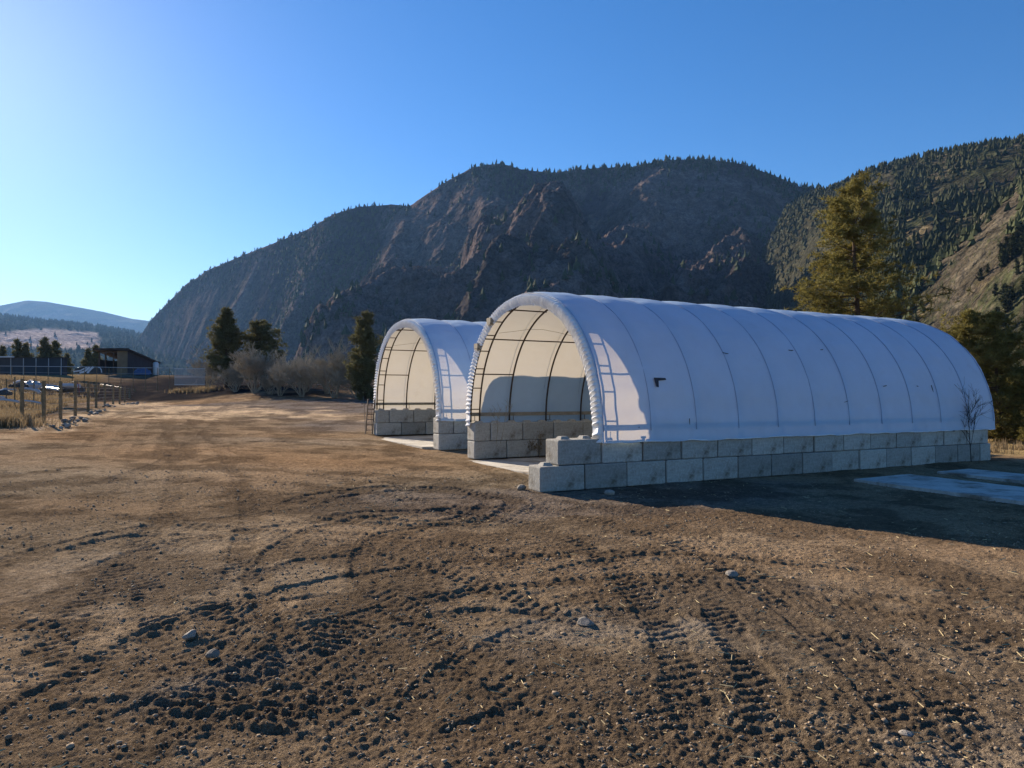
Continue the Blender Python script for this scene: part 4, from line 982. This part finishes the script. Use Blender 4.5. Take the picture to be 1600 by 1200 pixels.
mb.tube([c + Vector((-.1, 0, .3)), c + Vector((.09, 0, .3))], .02, 5); tag(mb.build('trestle', M['redpaint']), 'small red trestle standing right of the dark covered heap', 'trestle')

# ------------------------------------------------------------------ rail fence along the bench
def rail_fence():
    d0, d1 = 111., 116.; root = empty('rail_fence', (-75, 122, 5.5)); rp = Vector(root.location); tag(root, 'long chain-link fence with bright top rail crossing in front of the barn and shed', 'fence')
    def P(px, py):
        f_ = (px + 30) / 350; return at(px, py, d0 + (d1 - d0) * f_) - rp
    mb = MB(); mb.tube([P(-30, 571.5), P(60, 572.5), P(130, 573), P(200, 574.5), P(272, 575)], .04, 6); mb.build('top_rail', M['galv'], root)
    for px in range(-20, 275, 19):
        ty = 572 + px * .011; a = P(px, ty); f_ = (px + 30) / 350; wz = hz(a.x + rp.x, a.y + rp.y) - rp.z
        mb = MB(); mb.tube([Vector((a.x, a.y, min(wz, a.z - 1.4) - .2)), a], .045, 6); mb.build('fence_post', M['post'], root)
    mb = MB(); mb.tube([P(-30, 581), P(130, 583), P(272, 584)], .02, 4); mb.build('bottom_wire', M['grey'], root)
    mb = MB()
    for px in np.arange(273, 319.5, 1.6):
        a = P(px, 575.5 + (px - 273) * .01); b = P(px, 602); mb.box(((a.x + b.x) / 2, a.y, (a.z + b.z) / 2), (.06, .03, a.z - b.z))
    o = mb.build('picket_panel', M['galv'], root); o['kind'] = 'stuff'; o['label'] = 'white slatted end section'
    mb = MB()
    for yy in (576, 589, 601): mb.tube([P(272, yy) + Vector((0, .06, 0)), P(320, yy) + Vector((0, .06, 0))], .06, 6)
    mb.build('cross_rail', M['white'], root)
rail_fence()

# ------------------------------------------------------------------ buildings on the bench
def barn():
    a, b = at(-60, 583, 138), at(98, 583, 138); z0 = a.z - 1.2; zt = at(0, 559.5, 138).z; root = empty('barn', (b.x, b.y, z0)); rp = Vector(root.location); tag(root, 'long low dark barn at the left edge with vertical posts', 'barn')
    L = b.x - a.x; mb = MB(); mb.box((-L / 2, .7, (zt - z0) / 2), (L, 1.2, zt - z0)); mb.build('wall', M['barn'], root)
    mb = MB(); mb.box((-L / 2, .7, zt - z0 + .08), (L + .3, 1.6, .14)); mb.build('roof', M['roofdk'], root)
    for k in range(8):
        mb = MB(); mb.box((-.3 - k * 2.45, -.06, (zt - z0) / 2), (.12, .1, zt - z0 - .1)); mb.build('wall_post', M['grey'], root)
    mb = MB(); c = at(8, 557.6, 136) - rp; mb.box((c.x - 3, c.y, c.z), (9, .6, .22)); o = mb.build('ridge_cap', M['white'], root); o['label'] = 'white strip on the roof at the frame edge'
barn()
def shed():
    C = at(199, 584, 150); z0 = C.z - .8; root = empty('shed', (C.x, C.y, z0)); tag(root, 'brown open-fronted shed with dark slanting roof on the rise at left', 'shed')
    Wd, Ln, hf, hb = 6.0, 12., at(0, 547, 150).z - z0, at(0, 566, 162).z - z0
    mb = MB()   # side wall (trapezoid, 0.2 thick)
    for x in (0, -.2): pass
    s = [(0, 0, 0), (0, Ln, 0), (0, Ln, hb), (0, 0, hf)]; t = [(-.2, y_, z_) for _, y_, z_ in s]
    mb.quad(*s); mb.quad(*reversed(t))
    for i in range(4): mb.quad(s[i], t[i], t[(i + 1) % 4], s[(i + 1) % 4])
    mb.build('side_wall', M['sidewall'], root)
    mb = MB(); mb.box((-Wd - .1, Ln / 2, hb / 2), (.2, Ln, hb)); mb.box((-Wd / 2, Ln + .1, hb / 2), (Wd, .2, hb)); mb.build('back_wall', M['sidewall'], root)
    mb = MB(); mb.box((-1.05, -.1, hf / 2 - .1), (2.1, .2, hf - .2)); mb.build('front_panel', M['tan'], root)
    for x in (-2.9, -4.6, -5.9):
        mb = MB(); mb.box((x, -.1, hf / 2 - .1), (.22, .22, hf - .2)); mb.build('front_post', M['bark'], root)
    mb = MB(); mb.box((-4.0, -.1, hf - .45), (3.7, .16, .3)); mb.build('header_beam', M['bark'], root)
    mb = MB(); mb.box((-3, 1.6, 1.5), (2.0, 1.2, 1.6)); mb.box((-4.7, 1.8, 1.2), (1.2, 1.4, 1.2)); mb.build('stored_goods', M['scrap'], root)
    ov = 1.0; za = hf + .18 + ov * (hf - hb) / Ln; zb = hb - ov * (hf - hb) / Ln + .18; mb = MB()
    top = [(-Wd - .8, -ov, za), (.5, -ov, za), (.5, Ln + ov, zb), (-Wd - .8, Ln + ov, zb)]; bot = [(x, y_, z_ - .35) for x, y_, z_ in top]
    mb.quad(*top); mb.quad(*reversed(bot))
    for i in range(4): mb.quad(top[i], bot[i], bot[(i + 1) % 4], top[(i + 1) % 4])
    mb.build('roof', M['roofdk'], root)
shed()
c = at(243, 583, 160)
mb = MB(); mb.tube([c + Vector((0, 0, -1)), c + Vector((0, 0, 2.2)), c + Vector((0, 0, 2.5))], [.62, .62, .35], 14); tag(mb.build('water_tank', M['white'], None, True), 'white upright tank at the low end of the shed', 'tank')
c = at(222, 582, 146); heap(222, 584, 146, 3.6, 1.4, 1.1, 11, 'low blue tarpaulin heap in front of the shed side', M['bluetarp'])
# white-draped machinery left of the shed
def covered():
    c = at(136, 584, 128); root = empty('covered_machine', tuple(c)); tag(root, 'machine on the rise half covered by white sheets, left of the shed', 'machinery')
    px = 128 / F; mb = MB(); mb.box((0, .8, .55), (38 * px, 1.6, 1.0)); mb.box((.2, .8, 1.2), (24 * px, 1.2, .35)); mb.build('body', M['scrap'], root)
    def strip(pts, w_):
        mb = MB(); q_ = [Vector((x * px, -.08 - .1 * i, z * px)) for i, (x, z) in enumerate(pts)]
        for i in range(len(q_) - 1):
            a, b = q_[i], q_[i + 1]; n_ = Vector((0, 1, 0)).cross((b - a)).normalized() * w_ * px
            mb.quad(a - n_, b - n_, b + n_, a + n_); mb.quad(a - n_ + Vector((0, .04, 0)), a + n_ + Vector((0, .04, 0)), b + n_ + Vector((0, .04, 0)), b - n_ + Vector((0, .04, 0)))
        mb.build('white_sheet', M['white'], root)
    strip([(0, 10), (-4, 8), (-9, 5), (-14, 4), (-19, 3.5)], .9); strip([(10, 11), (7, 8), (4, 4), (2, 1)], 1.5); strip([(4, 10.5), (0, 6), (-4, 3), (-10, 1.5)], 1.6)
    for s_, x0 in ((1, -19), (-1, 21)):
        mb = MB(); mb.tube([Vector(((x0 + s_ * a) * px, .3, z * px)) for a, z in ((0, 2), (.6, 6.5), (2.5, 9), (5, 10))], .10, 6); mb.build('hoop', M['white'], root)
    mb = MB(); mb.tube([Vector((-15 * px, .3, 10 * px)), Vector((17 * px, .3, 10.4 * px))], .05, 6); mb.build('hoop_bar', M['grey'], root)
covered()
